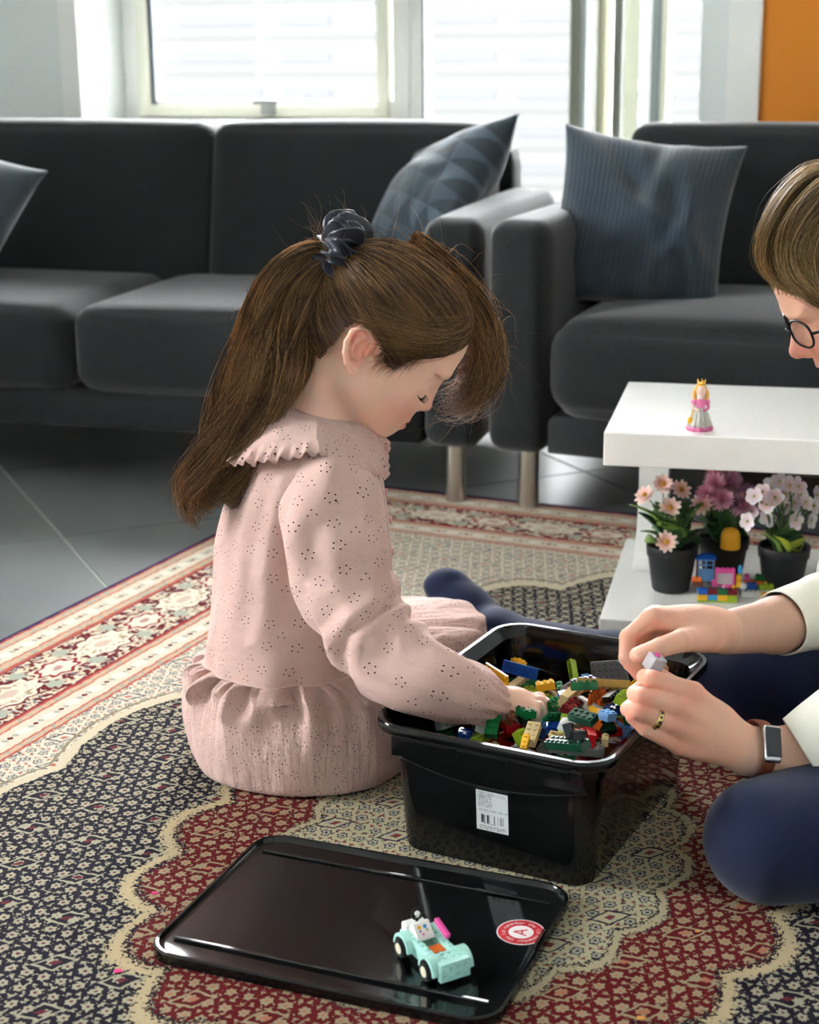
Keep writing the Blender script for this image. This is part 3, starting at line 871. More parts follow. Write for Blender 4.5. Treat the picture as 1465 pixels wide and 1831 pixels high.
def leaf(parent, base, tip, W, mat, bend=.3, lobes=0.0):
    base = Vector(base); tip = Vector(tip); d = tip - base; L = d.length; t_ = d.normalized(); s = t_.cross(Vector((0, 0, 1)))
    s = s.normalized() if s.length > 1e-3 else Vector((1, 0, 0)); up = s.cross(t_)
    V = []; Fc = []; n = 9
    for i in range(n):
        t = i / (n - 1); w = W * .5 * math.sin(PI * min(1, t * .93 + .05)) ** .8 * (1 + lobes * math.sin(t * 22))
        c = base + t_ * (L * t) + up * (L * bend * math.sin(PI * t) * .5)
        V += [c - s * w + up * w * .35, c, c + s * w + up * w * .35]
    for i in range(n - 1):
        for j in range(2): Fc.append((i * 3 + j, i * 3 + j + 1, i * 3 + 4 + j, i * 3 + 3 + j))
    o = mesh_obj('leaf', V, Fc, mat, parent, True)
    m = o.modifiers.new('thickness', 'SOLIDIFY'); m.thickness = .0006
    return o
def pot_plant(loc, label, kind, flw, leaves, seed, R=.0435):
    rs = random.Random(seed)
    p = empty('potted_flower', loc); tag(p, label, 'plant')
    k = R / .0435
    lathe('pot', [(.001, .001), (.030 * k, .001), (.0315 * k, .003), (.0395 * k, .060), (.0418 * k, .0605), (.0435 * k, .078), (.0425 * k, .080), (.0405 * k, .079), (.0385 * k, .062), (.001, .060)], m_pot, p, 36)
    lathe('soil', [(.0395 * k, .068), (.02, .071), (.0005, .072)], m_soil, p, 20)
    for i, (pos, nrm, kd) in enumerate(flw):
        pos = Vector(pos)
        f = flower(p, pos, nrm, kd, seed * 50 + i)
        b0 = Vector((rs.uniform(-.015, .015), rs.uniform(-.015, .015), .068)); mid = (b0 + pos) / 2 + Vector((rs.uniform(-.01, .01), rs.uniform(-.01, .01), .012))
        C = spline([b0, mid, pos], 8); V, Fc, _ = tube_mesh(C, np.full(8, .0013), 6, (0.3, 1, 0.1)); mesh_obj('stem', V, Fc, m_stem, p, True)
    for (bse, tip, W, mi) in leaves:
        leaf(p, bse, tip, W * 1.25, m_leafy if mi == 9 else m_leafs[mi], rs.uniform(.1, .5), .06)
    return p
def at_pot(loc, u, v, dy=0.0):
    return PY(u, v, loc.y + dy) - loc
def gen_leaves(n, seed, lo, hi, mats, hz=(.085, .15)):
    rs = random.Random(seed); L = []
    for i in range(n):
        a = rs.uniform(0, 2 * PI); r0 = rs.uniform(.0, .02); r1 = rs.uniform(lo, hi)
        z1 = rs.uniform(*hz)
        L.append(((r0 * math.cos(a), r0 * math.sin(a), .070), (r1 * math.cos(a + rs.uniform(-.4, .4)), r1 * math.sin(a) * .9, z1), rs.uniform(.030, .048), rs.choice(mats)))
    return L
PL = [Vector((.438, 2.612, SZ)), Vector((.532, 2.655, SZ)), Vector((.622, 2.60, SZ))]
l0 = PL[0]
fl0 = [(at_pot(l0, 1186, 866, .01), (-.1, -.8, .7), 'peach'), (at_pot(l0, 1218, 876, .015), (.3, -.7, .7), 'peach'), (at_pot(l0, 1199, 908, -.025), (0, -.95, .4), 'peach'), (at_pot(l0, 1154, 886, .0), (-.6, -.5, .8), 'peach'), (at_pot(l0, 1192, 969, -.05), (-.1, -.9, .4), 'peach')]
lv0 = gen_leaves(30, 3, .025, .062, (0, 0, 1, 2)) + [((-.01, -.01, .07), at_pot(l0, 1126, 902, -.01), .02, 1), ((.0, -.01, .07), at_pot(l0, 1170, 930, -.03), .026, 1), ((.01, -.01, .07), at_pot(l0, 1238, 935, -.02), .03, 0), ((.0, -.02, .07), at_pot(l0, 1222, 965, -.04), .026, 0), ((-.01, -.02, .07), at_pot(l0, 1145, 950, -.03), .018, 0), ((.01, -.01, .07), at_pot(l0, 1262, 945, -.01), .024, 2)]
pot_plant(l0, 'black pot of artificial peach daisies at the end of the table shelf', 'peach', fl0, lv0, 3)
l1 = PL[1]
fl1 = [(at_pot(l1, 1280, 870, -.01), (-.2, -.8, .6), 'pink'), (at_pot(l1, 1302, 866, .0), (.3, -.7, .7), 'pink'), (at_pot(l1, 1268, 886, -.015), (-.4, -.8, .4), 'pink'), (at_pot(l1, 1290, 892, -.025), (.1, -.95, .3), 'pink'), (at_pot(l1, 1325, 885, .0), (.5, -.7, .4), 'pink'), (at_pot(l1, 1318, 900, -.02), (.3, -.9, .2), 'pink'), (at_pot(l1, 1283, 850, .01), (0, -.4, .9), 'pink'), (at_pot(l1, 1255, 902, -.03), (-.3, -.9, .5), 'peach')]
lv1 = gen_leaves(24, 5, .025, .055, (0, 2, 2)) + [((0, 0, .07), at_pot(l1, 1262, 925, -.02), .03, 2), ((0, 0, .07), at_pot(l1, 1310, 930, -.02), .03, 0)]
pot_plant(l1, 'black pot of artificial mauve pink chrysanthemums between the other two pots', 'pink', fl1, lv1, 5)
l2 = PL[2]
fw = [(1395, 862), (1412, 868), (1380, 868), (1428, 870), (1365, 880), (1404, 885), (1386, 890), (1420, 900), (1440, 898), (1455, 905), (1350, 888), (1372, 902), (1338, 932), (1400, 905), (1422, 930), (1450, 930), (1375, 925), (1345, 915), (1432, 885), (1460, 885)]
fl2 = [(at_pot(l2, u, v, rnd.uniform(-.035, .02)), ((u - 1400) / 60, -.8, .6 - (v - 880) / 90), 'white') for u, v in fw]
lv2 = gen_leaves(12, 8, .02, .05, (0, 1, 2), (.08, .12)) + [((.0, -.03, .075), at_pot(l2, 1384, 958, -.045), .026, 9), ((.02, -.02, .07), at_pot(l2, 1440, 962, -.03), .028, 9), ((-.01, -.02, .07), at_pot(l2, 1360, 955, -.03), .02, 1)]
pot_plant(l2, 'black pot of artificial white blossoms with yellow green leaves', 'white', fl2, lv2, 8)

# yellow dome-shaped toy piece resting on the middle pot's rim
m_yel = pmat('yellow plastic', srgb(244, 178, 36), .25)
yp = PY(1306, 980, 2.612)
lathe_y = [(.0004, 0), (.0165, 0), (.0168, .002), (.0165, .018), (.0150, .027), (.0110, .033), (.0050, .0355), (.0003, .036)]
yo = lathe('toy_dome', lathe_y, m_yel, None, 28); yo.location = yp
tag(yo, 'yellow rounded plastic toy piece propped on the rim of the middle flower pot', 'toy')

# ------------------------------------------------------------------ princess figurine on the table top
m_fskin = pmat('figurine skin', srgb(246, 214, 198), .4); m_fhair = pmat('figurine golden hair', srgb(236, 178, 84), .4)
m_fgold = pmat('figurine gold', srgb(226, 176, 60), .3, .5); m_fpink = pmat('figurine pink', srgb(226, 120, 170), .4); m_fsil = pmat('figurine silver skirt', srgb(196, 196, 188), .4)
fg = empty('princess_figurine', PZ(1251, 768, TZ)); fg.scale = (.95, .95, .95)
tag(fg, 'small crowned figurine in a pink and silver gown on the white table top', 'figurine')
def wob(n, a): return lambda t, z: 1 + a * math.cos(n * t)
lathe('hem', [(.0005, 0), (.021, 0), (.0215, .004), (.0185, .008), (.0005, .008)], m_fpink, fg, 48, wob=wob(11, .06))
lathe('skirt', [(.0005, .007), (.0200, .007), (.0165, .018), (.0115, .030), (.0075, .037), (.0005, .037)], m_fsil, fg, 64, wob=wob(14, .07))
bm = bmesh.new(); add_ball(bm, (0, 0, .043), .0085, 14, 10, (1, .8, 1.1)); add_ball(bm, (-.0105, 0, .046), .0052, 10, 8); add_ball(bm, (.0105, 0, .046), .0052, 10, 8)
bm_obj('bodice', bm, m_fpink, fg, True)
for s in (-1, 1):
    C = spline([(s * .0115, 0, .045), (s * .012, -.004, .037), (s * .003, -.0105, .033)], 8); V, Fc, _ = tube_mesh(C, np.linspace(.0032, .0022, 8), 8, (0, 1, .2)); mesh_obj('arm', V, Fc, m_fpink if s > 0 else m_fskin, fg)
bm = bmesh.new(); add_ball(bm, (0, -.002, .0645), .0085, 16, 12, (.9, .9, 1.08)); add_cyl(bm, (0, 0, .050), (0, -.001, .058), .0032); hd = bm_obj('head', bm, m_fskin, fg, True)
bm = bmesh.new(); add_ball(bm, (0, .0025, .0665), .0100, 16, 12, (1.02, .8, 1.0)); 
for s in (-1, 1):
    for k in range(5): add_ball(bm, (s * (.0092 + .0012 * math.sin(k)), .0008, .063 - k * .0042), .0038, 8, 6)
bm_obj('hair', bm, m_fhair, fg, True)
bm = bmesh.new()
for k in range(5):
    a = k / 5 * 2 * PI; add_cyl(bm, (.0052 * math.cos(a), .0052 * math.sin(a), .0745), (.0070 * math.cos(a), .0070 * math.sin(a), .0835), .0018, .0003, 6)
add_cyl(bm, (0, 0, .0735), (0, 0, .0775), .0058, .0062, 14); bm_obj('crown', bm, m_fgold, fg, True)
bm = bmesh.new(); add_ball(bm, (-.0165, -.006, .016), .0055, 8, 6, (1, .8, 1.2)); add_cyl(bm, (-.0125, -.005, .034), (-.016, -.006, .019), .0012, n=6); bm_obj('posy', bm, m_fgold, fg, True)

# ------------------------------------------------------------------ toy-brick builds on the shelf
BR = {}
def brick_mat(key, rgb):
    if key not in BR: BR[key] = pmat('toy brick ' + key, srgb(*rgb), .22, spec=.5)
    return BR[key]
CLR = dict(red=(176, 24, 32), dark_red=(110, 22, 34), yellow=(242, 184, 40), orange=(226, 110, 40), lime=(150, 180, 40), green=(20, 110, 60), dark_green=(22, 66, 48), blue=(30, 90, 180), dark_blue=(24, 48, 92), light_blue=(112, 170, 226), azure=(60, 160, 220), white=(240, 240, 236), tan=(226, 204, 150), dark_tan=(176, 152, 104), gold=(190, 150, 70), grey=(150, 152, 150), dark_grey=(74, 78, 80), black=(26, 27, 29), brown=(110, 56, 36), purple=(84, 54, 140), pink=(226, 84, 160), light_pink=(244, 176, 208), mint=(176, 226, 214))
for k_, v_ in CLR.items(): brick_mat(k_, v_)
ST = .008
def brick_mesh(nx, ny, h=.0096, studs=True, hollow=True, name='brick'):
    """toy brick: shell with studs on top and tubes below, origin at base centre"""
    bm = bmesh.new(); w, d = nx * ST - .0002, ny * ST - .0002
    add_box(bm, (-w / 2, -d / 2, 0), (w / 2, d / 2, h), .00025, 1)
    if hollow:
        t = .0013
        fs = [f for f in bm.faces if f.normal.z < -.9 and f.calc_area() > w * d * .5]
        r = bmesh.ops.inset_region(bm, faces=fs, thickness=t)
        e = bmesh.ops.extrude_face_region(bm, geom=fs)
        vs = [v for v in e['geom'] if isinstance(v, bmesh.types.BMVert)]
        for v in vs: v.co.z += h * .8
        bmesh.ops.delete(bm, geom=fs, context='FACES_ONLY')
    if studs:
        for i in range(nx):
            for j in range(ny):
                cx, cy = (i - (nx - 1) / 2) * ST, (j - (ny - 1) / 2) * ST
                add_cyl(bm, (cx, cy, h - .0002), (cx, cy, h + .0017), .0024, n=12)
    if hollow:
        for i in range(nx - 1):
            for j in range(max(1, ny - 1)):
                cx = (i - (nx - 2) / 2) * ST; cy = (j - (ny - 2) / 2) * ST if ny > 1 else 0
                add_cyl(bm, (cx, cy, .0001), (cx, cy, h * .85), .0032 if ny > 1 else .0016, n=12, caps=False)
    bmesh.ops.recalc_face_normals(bm, faces=bm.faces)
    me = bpy.data.meshes.new(name); bm.to_mesh(me); bm.free(); return me
_bm_cache = {}
def brick_obj(name, nx, ny, h, col, parent=None, loc=(0, 0, 0), rot=(0, 0, 0), studs=True, hollow=False):
    key = (nx, ny, h, col, studs, hollow)
    if key not in _bm_cache:
        me = brick_mesh(nx, ny, h, studs, hollow); me.materials.append(BR[col]); _bm_cache[key] = me
    o = bpy.data.objects.new(name, _bm_cache[key]); link(o, parent); o.location = loc; o.rotation_euler = rot; return o
hs = empty('toy_brick_house', PZ(1282, 1072, SZ), -.12)
tag(hs, 'colourful little toy-brick house with a blue arched door on the table shelf', 'toy')
brick_obj('base_plate', 8, 6, .0032, 'lime', hs, (0, .008, 0))
row1 = ['yellow', 'azure', 'yellow', 'lime']; row2 = ['blue', 'dark_red', 'green', 'dark_red']
for i in range(4):
    brick_obj('brick', 2, 1, .0096, row1[i], hs, (-.024 + i * .016, -.012, .0033), studs=False)
    brick_obj('brick', 2, 1, .0096, row2[i], hs, (-.024 + i * .016, -.012, .0130))
for i in range(3):
    brick_obj('brick', 1, 2, .0096, ['white', 'light_blue', 'white'][i], hs, (-.028, .0 + i * .0155, .0033), studs=False)
    brick_obj('brick', 1, 2, .0096, ['azure', 'yellow', 'light_blue'][i], hs, (-.028, .0 + i * .0155, .0130))
    brick_obj('brick', 1, 2, .0096, ['blue', 'tan', 'lime'][i], hs, (.028, .0 + i * .0155, .0033))
brick_obj('brick', 2, 2, .0096, 'brown', hs, (-.032, .000, .0227)); brick_obj('brick', 2, 2, .0032, 'orange', hs, (-.034, -.002, .0325))
# arched blue door in a brown frame
for xx in (-.016, .0135): box_obj('door_post', (xx, .022, .0228), (xx + .0025, .028, .062), BR['brown'], hs, loc=(-.018, 0, 0))
bm = bmesh.new(); add_box(bm, (-.0132, .0235, .0228), (.0132, .0265, .042)); 
for xx in (-.0132, -.0012, .0108): add_box(bm, (xx, .0235, .042), (xx + .0024, .0265, .060))
for zz in (.042, .050, .0585): add_box(bm, (-.0132, .0235, zz), (.0132, .0265, zz + .002))
dr = bm_obj('door', bm, BR['light_blue'], hs, loc=(-.018, 0, 0))
bm = bmesh.new(); ar = [(math.cos(a) * .0175, math.sin(a) * .0085) for a in np.linspace(0, PI, 13)]
f0 = [bm.verts.new((x_, .020, .062 + z_)) for x_, z_ in ar]; f1 = [bm.verts.new((x_, .030, .062 + z_)) for x_, z_ in ar]
bm.faces.new(f0); bm.faces.new(f1[::-1])
for k in range(12): bm.faces.new((f0[k], f1[k], f1[k + 1], f0[k + 1]))
bm.faces.new((f0[0], f0[12], f1[12], f1[0])); bmesh.ops.recalc_face_normals(bm, faces=bm.faces)
bm_obj('door_arch', bm, BR['blue'], hs, loc=(-.018, 0, 0))
# pink window
bm = bmesh.new()
for (a, c) in (((-.016, .0), (-.0125, .026)), ((.0125, .0), (.016, .026)), ((-.016, .0), (.016, .003)), ((-.016, .023), (.016, .026))): add_box(bm, (a[0], -.004, a[1]), (c[0], .004, c[1]))
bm_obj('window_frame', bm, BR['pink'], hs, loc=(.012, .004, .0227))
bm = bmesh.new(); add_box(bm, (-.0125, -.001, .003), (.0125, .001, .023)); bm_obj('window_pane', bm, pmat('toy pane', srgb(210, 206, 210), .1), hs, loc=(.012, .004, .0227))
brick_obj('brick', 4, 1, .0032, 'pink', hs, (.012, .004, .0490))
brick_obj('brick', 1, 1, .0096, 'pink', hs, (-.006, .000, .0227)); brick_obj('brick', 1, 2, .0096, 'yellow', hs, (.034, .006, .0227)); brick_obj('brick', 1, 1, .0096, 'yellow', hs, (.034, .006, .0325))
bm = bmesh.new(); add_ball(bm, (0, 0, 0), .0055, 10, 8, (.7, .5, 1.6)); bm_obj('tree_top', bm, BR['azure'], hs, True, (.036, .004, .051))
for k, (cx, cy) in enumerate(((.010, -.013), (.018, -.013), (.026, -.011))):
    bm = bmesh.new(); add_ball(bm, (0, 0, 0), .0034, 8, 6); bm_obj('blossom', bm, BR[['light_pink', 'pink', 'yellow'][k]], hs, True, (cx, cy, .0265))
gd = empty('toy_brick_garden', PZ(1358, 1062, SZ), -.1)
tag(gd, 'flat toy-brick garden in white, green and orange beside the little house', 'toy')
brick_obj('brick', 8, 5, .0096, 'white', gd, (0, 0, 0))
brick_obj('brick', 3, 2, .0032, 'green', gd, (-.012, -.004, .0097)); brick_obj('brick', 3, 1, .0096, 'lime', gd, (.010, -.008, .0097)); brick_obj('brick', 2, 1, .0096, 'blue', gd, (-.014, -.012, .0129))
brick_obj('brick', 4, 1, .0096, 'orange', gd, (-.010, .012, .0097)); brick_obj('brick', 2, 1, .0096, 'green', gd, (.002, .012, .0195)); brick_obj('brick', 2, 2, .0096, 'yellow', gd, (.016, .008, .0097))
brick_obj('brick', 1, 1, .0096, 'pink', gd, (-.020, .012, .0195)); brick_obj('brick', 1, 3, .0032, 'red', gd, (.034, -.004, .0128), (0, 0, .6)); brick_obj('brick', 1, 1, .0096, 'grey', gd, (.028, .012, .0097))
bm = bmesh.new(); add_ball(bm, (0, 0, 0), .007, 12, 8, (1, 1, .8)); add_ball(bm, (.005, -.001, -.002), .005, 10, 6); bm_obj('puppy', bm, BR['white'], gd, True, (-.028, -.004, .0155))
brick_obj('brick', 2, 1, .0096, 'yellow', gd, (.008, -.024, 0)); brick_obj('brick', 2, 1, .0096, 'blue', gd, (.025, -.024, 0))
# ------------------------------------------------------------------ the open black storage box
m_blk, nt, b = new_mat('glossy black plastic')
co = nt.coord('Object'); b.inputs['Base Color'].default_value = srgb(14, 15, 16) + (1,)
nt.put(b.inputs['Roughness'], nt.noise(co, 14, 4) * .10 + .05); b.inputs['Specular IOR Level'].default_value = .45
sm = nt.noise(co, 2.5, 2)
nt.t.links.new(nt.bump(sm, .12, .004), b.inputs['Normal'])
def rrect(w, d, r, n=7):
    P = []
    for cx, cy, a0 in ((w / 2 - r, d / 2 - r, 0), (-w / 2 + r, d / 2 - r, 90), (-w / 2 + r, -d / 2 + r, 180), (w / 2 - r, -d / 2 + r, 270)):
        for k in range(n):
            a = math.radians(a0 + 90 * k / (n - 1)); P.append((cx + r * math.cos(a), cy + r * math.sin(a)))
    return P
def rr_loft(name, prof, mat, parent, cap0=True, cap1=True, n=7):
    V = []; Fc = []; m = None
    for (w, d, r, z) in prof:
        ring = rrect(w, d, r, n); m = len(ring); V += [(x_, y_, z) for x_, y_ in ring]
    for k in range(len(prof) - 1):
        for i in range(m): Fc.append((k * m + i, k * m + (i + 1) % m, (k + 1) * m + (i + 1) % m, (k + 1) * m + i))
    if cap0: Fc.append(tuple(range(m - 1, -1, -1)))
    if cap1: Fc.append(tuple((len(prof) - 1) * m + i for i in range(m)))
    o = mesh_obj(name, V, Fc, mat, parent, False); return smooth_by_angle(o, 40)
BX, BY, BA = .1689, 1.863, -.4823
BW, BD, BH = .297, .395, .1785
box = empty('storage_box', (BX, BY, RUGZ), BA)
tag(box, 'open glossy black plastic storage box full of toy bricks, standing on the rug', 'box')
w0, d0 = BW - .058, BD - .058; hz = BH - RUGZ
w1_, d1_ = BW - .036, BD - .036
rr_loft('body', [(w0 - .012, d0 - .012, .022, .0), (w0 - .003, d0 - .003, .025, .0012), (w0, d0, .026, .005),
    (w1_ - .004, d1_ - .004, .032, hz - .034), (w1_ + .006, d1_ + .006, .034, hz - .030), (w1_ + .010, d1_ + .010, .035, hz - .012),
    (BW - .004, BD - .004, .040, hz - .0125), (BW, BD, .042, hz - .010), (BW, BD, .042, hz - .003), (BW - .003, BD - .003, .041, hz), (BW - .012, BD - .012, .038, hz),
    (BW - .018, BD - .018, .036, hz - .004), (w1_ - .004, d1_ - .004, .030, hz - .012), (w1_ - .012, d1_ - .012, .029, hz - .036), (w0 - .006, d0 - .006, .024, .006), (w0 - .02, d0 - .02, .02, .0035)], m_blk, box)
# clip handles on the two short sides
for s in (-1, 1):
    hd = empty('handle_tmp')
    bm = bmesh.new()
    y0 = s * (BD / 2 - .014); 
    add_box(bm, (-.118, min(y0, y0 + s * .006), hz - .040), (.118, max(y0, y0 + s * .006), hz - .0145), .0015)
    COL.objects.unlink(hd); bpy.data.objects.remove(hd)
    h_ = bm_obj('handle', bm, m_blk, box)
    for k in range(3):
        bm = bmesh.new(); xx = -.105 + k * .072; yy = y0 + s * .0062
        add_box(bm, (xx, min(yy, yy + s * .0022), hz - .027), (xx + .064, max(yy, yy + s * .0022), hz - .016), .0008); bm_obj('clip', bm, m_blk, h_)
    # swept finger lip below the handle
    C = np.array([(t * .118, s * (BD / 2 - .0215 - .004 * abs(t) ** 2), hz - .046 - .016 * (1 - t * t)) for t in np.linspace(-1, 1, 25)])
    V, Fc, _ = tube_mesh(C, np.stack([np.full(25, .0035), np.full(25, .0022)], 1), 8, (0, 0, 1)); mesh_obj('lip', V, Fc, m_blk, h_)
# printed label on the short side facing the viewer
m_lab, nt, b = new_mat('printed paper label')
x, y, _ = nt.xyz(nt.coord('Object'))       # metres on the label, origin lower left
def rect_(x0, x1, y0, y1): return (x > x0) * (x < x1) * (y > y0) * (y < y1)
lines = ((y / .0018).fract() < .45) * (nt.noise(nt.vec((x / .0009).floor(), (y / .0018).floor()), 9.7, 0) > .42)
txt = lines * (rect_(.003, .020, .030, .049) + rect_(.020, .037, .0455, .0475) + rect_(.004, .037, .0015, .007))
bar_n = nt.noise(nt.vec((x / .00055).floor(), 0.0), 3.37, 0)
barc = (bar_n > .5) * rect_(.006, .036, .0098, .0205)
nt.t.links.new(nt.mix((txt * .8).max(barc), srgb(214, 218, 220), srgb(30, 30, 34)), b.inputs['Base Color']); b.inputs['Roughness'].default_value = .4
yf = lambda z: -(d0 / 2 + (d1_ - .004 - d0) / 2 * (z - .005) / (hz - .039))
zc = .049; tilt = math.atan2((d1_ - .004 - d0) / 2, hz - .039)
bm = bmesh.new(); add_box(bm, (0, 0, 0), (.040, .0512, .0002))
lb = bm_obj('label_sticker', bm, m_lab, box, loc=(-.016, yf(zc) - .0004, zc), rot=(PI / 2 + tilt, 0, 0))
lb['label'] = 'white printed label with a barcode'
m_ink = pmat('black ink', srgb(30, 30, 34), .5)
m_redp = pmat('red print', srgb(196, 30, 44), .35); m_whp = pmat('white print', srgb(244, 242, 240), .35)
def text_mesh(name, txt, size, mat, parent, loc, rot=(0, 0, 0), align='LEFT', thick=.00005):
    cu = bpy.data.curves.new(name, 'FONT'); cu.body = txt; cu.size = size; cu.align_x = align; cu.align_y = 'CENTER'; cu.extrude = thick; cu.resolution_u = 3
    t = bpy.data.objects.new(name, cu); COL.objects.link(t)
    dg = bpy.context.evaluated_depsgraph_get(); me = bpy.data.meshes.new_from_object(t.evaluated_get(dg))
    COL.objects.unlink(t); bpy.data.objects.remove(t)
    me.materials.clear(); me.materials.append(mat)
    o = bpy.data.objects.new(name, me); link(o, parent); o.location = loc; o.rotation_euler = rot; return o
text_mesh('printed_text', 'Art. 2777 14 L', .0030, m_ink, lb, (.0035, .0262, .00025)); text_mesh('printed_text', '390 x 290 x 190', .0028, m_ink, lb, (.0205, .0262, .00025))
text_mesh('printed_text', '7 391277 002777', .0022, m_ink, lb, (.009, .0090, .00025))

# ------------------------------------------------------------------ the lid on the rug
LX, LY, LA, LW, LD = -.0504, 1.5826, -.3765, .388, .29
LZ = RUGZ
lid = empty('box_lid', (LX, LY, LZ), LA)
tag(lid, 'glossy black plastic lid lying on the rug with a round red sticker', 'lid')
rr_loft('tray', [(LW - .012, LD - .012, .030, 0), (LW - .001, LD - .001, .034, .001), (LW, LD, .035, .004), (LW - .001, LD - .001, .035, .0115), (LW - .005, LD - .005, .034, .0135), (LW - .010, LD - .010, .033, .0130), (LW - .016, LD - .016, .030, .0085), (LW - .022, LD - .022, .028, .0075)], m_blk, lid)
for s in (-1, 1):
    bm = bmesh.new(); add_box(bm, (-LW / 2 + .018, s * (LD / 2 - .040) - .0025, .0074), (LW / 2 - .018, s * (LD / 2 - .040) + .0025, .0108), .0012)
    bm_obj('rib', bm, m_blk, lid)
LTOP = LZ + .0075
inv_l = Matrix.Rotation(-LA, 4, 'Z') @ Matrix.Translation((-LX, -LY, 0))
st = inv_l @ PZ(932, 1667, LTOP)
stk = empty('warning_sticker', (0, 0, 0), 0, lid); stk.location = (st.x, st.y, .0076); stk.rotation_euler = (0, 0, .37)
stk['label'] = 'round red and white sticker'
def disc(name, r0, r1, z, mat, parent, n=48):
    V = [(r * math.cos(2 * PI * i / n), r * math.sin(2 * PI * i / n), z) for i in range(n) for r in (r0, r1)]
    Fc = [(2 * i, 2 * i + 1, 2 * ((i + 1) % n) + 1, 2 * ((i + 1) % n)) for i in range(n)] if r0 > 0 else [tuple(2 * i + 1 for i in range(n))]
    return mesh_obj(name, V, Fc, mat, parent, False)
disc('sticker_paper', 0, .0262, .0001, m_whp, stk); disc('red_ring', .0135, .0246, .0002, m_redp, stk)
msg = 'remember the lid remember the lid '
for i, ch in enumerate(msg):
    if ch == ' ': continue
    a = math.radians(152) - 2 * PI * i / len(msg)
    text_mesh('letter', ch, .0072, m_whp, stk, (.0188 * math.cos(a), .0188 * math.sin(a), .0003), (0, 0, a - PI / 2), 'CENTER')
text_mesh('letter', 'A', .021, m_redp, stk, (0.0, -.0004, .0003), (0, 0, math.radians(78)), 'CENTER')

# ------------------------------------------------------------------ toy bricks: a dropped heap on a height field
inv_b = Matrix.Rotation(-BA, 4, 'Z') @ Matrix.Translation((-BX, -BY, 0))
GR = .002; IW, ID = .226, .322
gw, gd_ = int(IW / GR), int(ID / GR)
HM = np.full((gw, gd_), RUGZ + .006)
brs = random.Random(21)
def drop(nx, ny, h, x_, y_, R, hunt=0.0):
    """lowest z (world) for a rotated block centred at box-local x_,y_; returns z of its centre and stamps the field"""
    ax = [R @ Vector(v) for v in ((1, 0, 0), (0, 1, 0), (0, 0, 1))]
    hw = (nx * ST / 2, ny * ST / 2, h / 2)
    pts = []
    us = np.linspace(-1, 1, 9)
    S = []
    for a in range(3):
        o1, o2 = (a + 1) % 3, (a + 2) % 3
        for sg in (-1, 1):
            for p in us:
                for q in us:
                    v = ax[a] * (sg * hw[a]) + ax[o1] * (p * hw[o1]) + ax[o2] * (q * hw[o2]); S.append(v)
    S = np.array([tuple(v) for v in S])
    mx = np.abs(S[:, :2]).max(0)
    x_ = min(max(x_, -IW / 2 + mx[0]), IW / 2 - mx[0]); y_ = min(max(y_, -ID / 2 + mx[1]), ID / 2 - mx[1])
    best = None
    for t_ in range(1 if not hunt else 14):
        ox = 0 if t_ == 0 else brs.uniform(-.022, .022); oy = 0 if t_ == 0 else brs.uniform(-.022, .022)
        xa = min(max(x_ + ox, -IW / 2 + mx[0]), IW / 2 - mx[0]); ya = min(max(y_ + oy, -ID / 2 + mx[1]), ID / 2 - mx[1])
        gi = np.clip(((S[:, 0] + xa + IW / 2) / GR).astype(int), 0, gw - 1); gj = np.clip(((S[:, 1] + ya + ID / 2) / GR).astype(int), 0, gd_ - 1)
        z = float(np.max(HM[gi, gj] - S[:, 2])) + .0003
        cost = max(0, z - hunt) * 3 + math.hypot(ox, oy) if hunt else 0
        if best is None or cost < best[0]: best = (cost, xa, ya, z, gi, gj)
    _, x_, y_, z, gi, gj = best
    np.maximum.at(HM, (gi, gj), S[:, 2] + z)
    return x_, y_, z
def rrot(flat=.5):
    if brs.random() < flat: return Matrix.Rotation(brs.uniform(0, 6.28), 3, 'Z') @ Matrix.Rotation(brs.gauss(0, .25) + (PI if brs.random() < .3 else 0), 3, 'X') @ Matrix.Rotation(brs.gauss(0, .25), 3, 'Y')
    return Matrix.Rotation(brs.uniform(0, 6.28), 3, 'Z') @ Matrix.Rotation(brs.choice((1, -1)) * PI / 2 + brs.gauss(0, .4), 3, 'X') @ Matrix.Rotation(brs.gauss(0, .4), 3, 'Y')
SIZES = [(4, 2, .0096), (4, 2, .0096), (2, 2, .0096), (3, 2, .0096), (6, 1, .0096), (4, 1, .0096), (4, 2, .0032), (6, 2, .0032), (2, 1, .0096), (8, 2, .0096)]
COLS = ['red', 'yellow', 'blue', 'green', 'tan', 'white', 'black', 'dark_green', 'lime', 'orange', 'dark_grey', 'brown', 'dark_blue', 'light_blue', 'tan', 'dark_red', 'grey']
# deep layers, mostly hidden: one joined mesh
bmj = bmesh.new(); mats_j = list(BR.keys())
while HM.mean() < .066:
    nx, ny, h = brs.choice(SIZES); R = rrot(.75)
    i_, j_ = divmod(int(np.argmin(HM + nrs.rand(gw, gd_) * .03)), gd_)
    x_, y_, z = drop(nx, ny, h, i_ * GR - IW / 2, j_ * GR - ID / 2, R)
    key = (nx, ny, h)
    n0 = len(bmj.verts); f0 = len(bmj.faces)
    tmp = brick_mesh(nx, ny, h, True, False); bmj.from_mesh(tmp); bpy.data.meshes.remove(tmp)
    bmj.verts.ensure_lookup_table(); bmj.faces.ensure_lookup_table()
    M = Matrix.Translation((x_, y_, z - RUGZ)) @ R.to_4x4() @ Matrix.Translation((0, 0, -h / 2))
    for v in bmj.verts[n0:]: v.co = M @ v.co
    ci = mats_j.index(brs.choice(COLS))
    for f in bmj.faces[f0:]: f.material_index = ci
me = bpy.data.meshes.new('toy_bricks_below'); bmj.to_mesh(me); bmj.free()
for k_ in mats_j: me.materials.append(BR[k_])
deep = bpy.data.objects.new('toy_brick_filling', me); link(deep); deep.location = (BX, BY, RUGZ); deep.rotation_euler = (0, 0, BA)
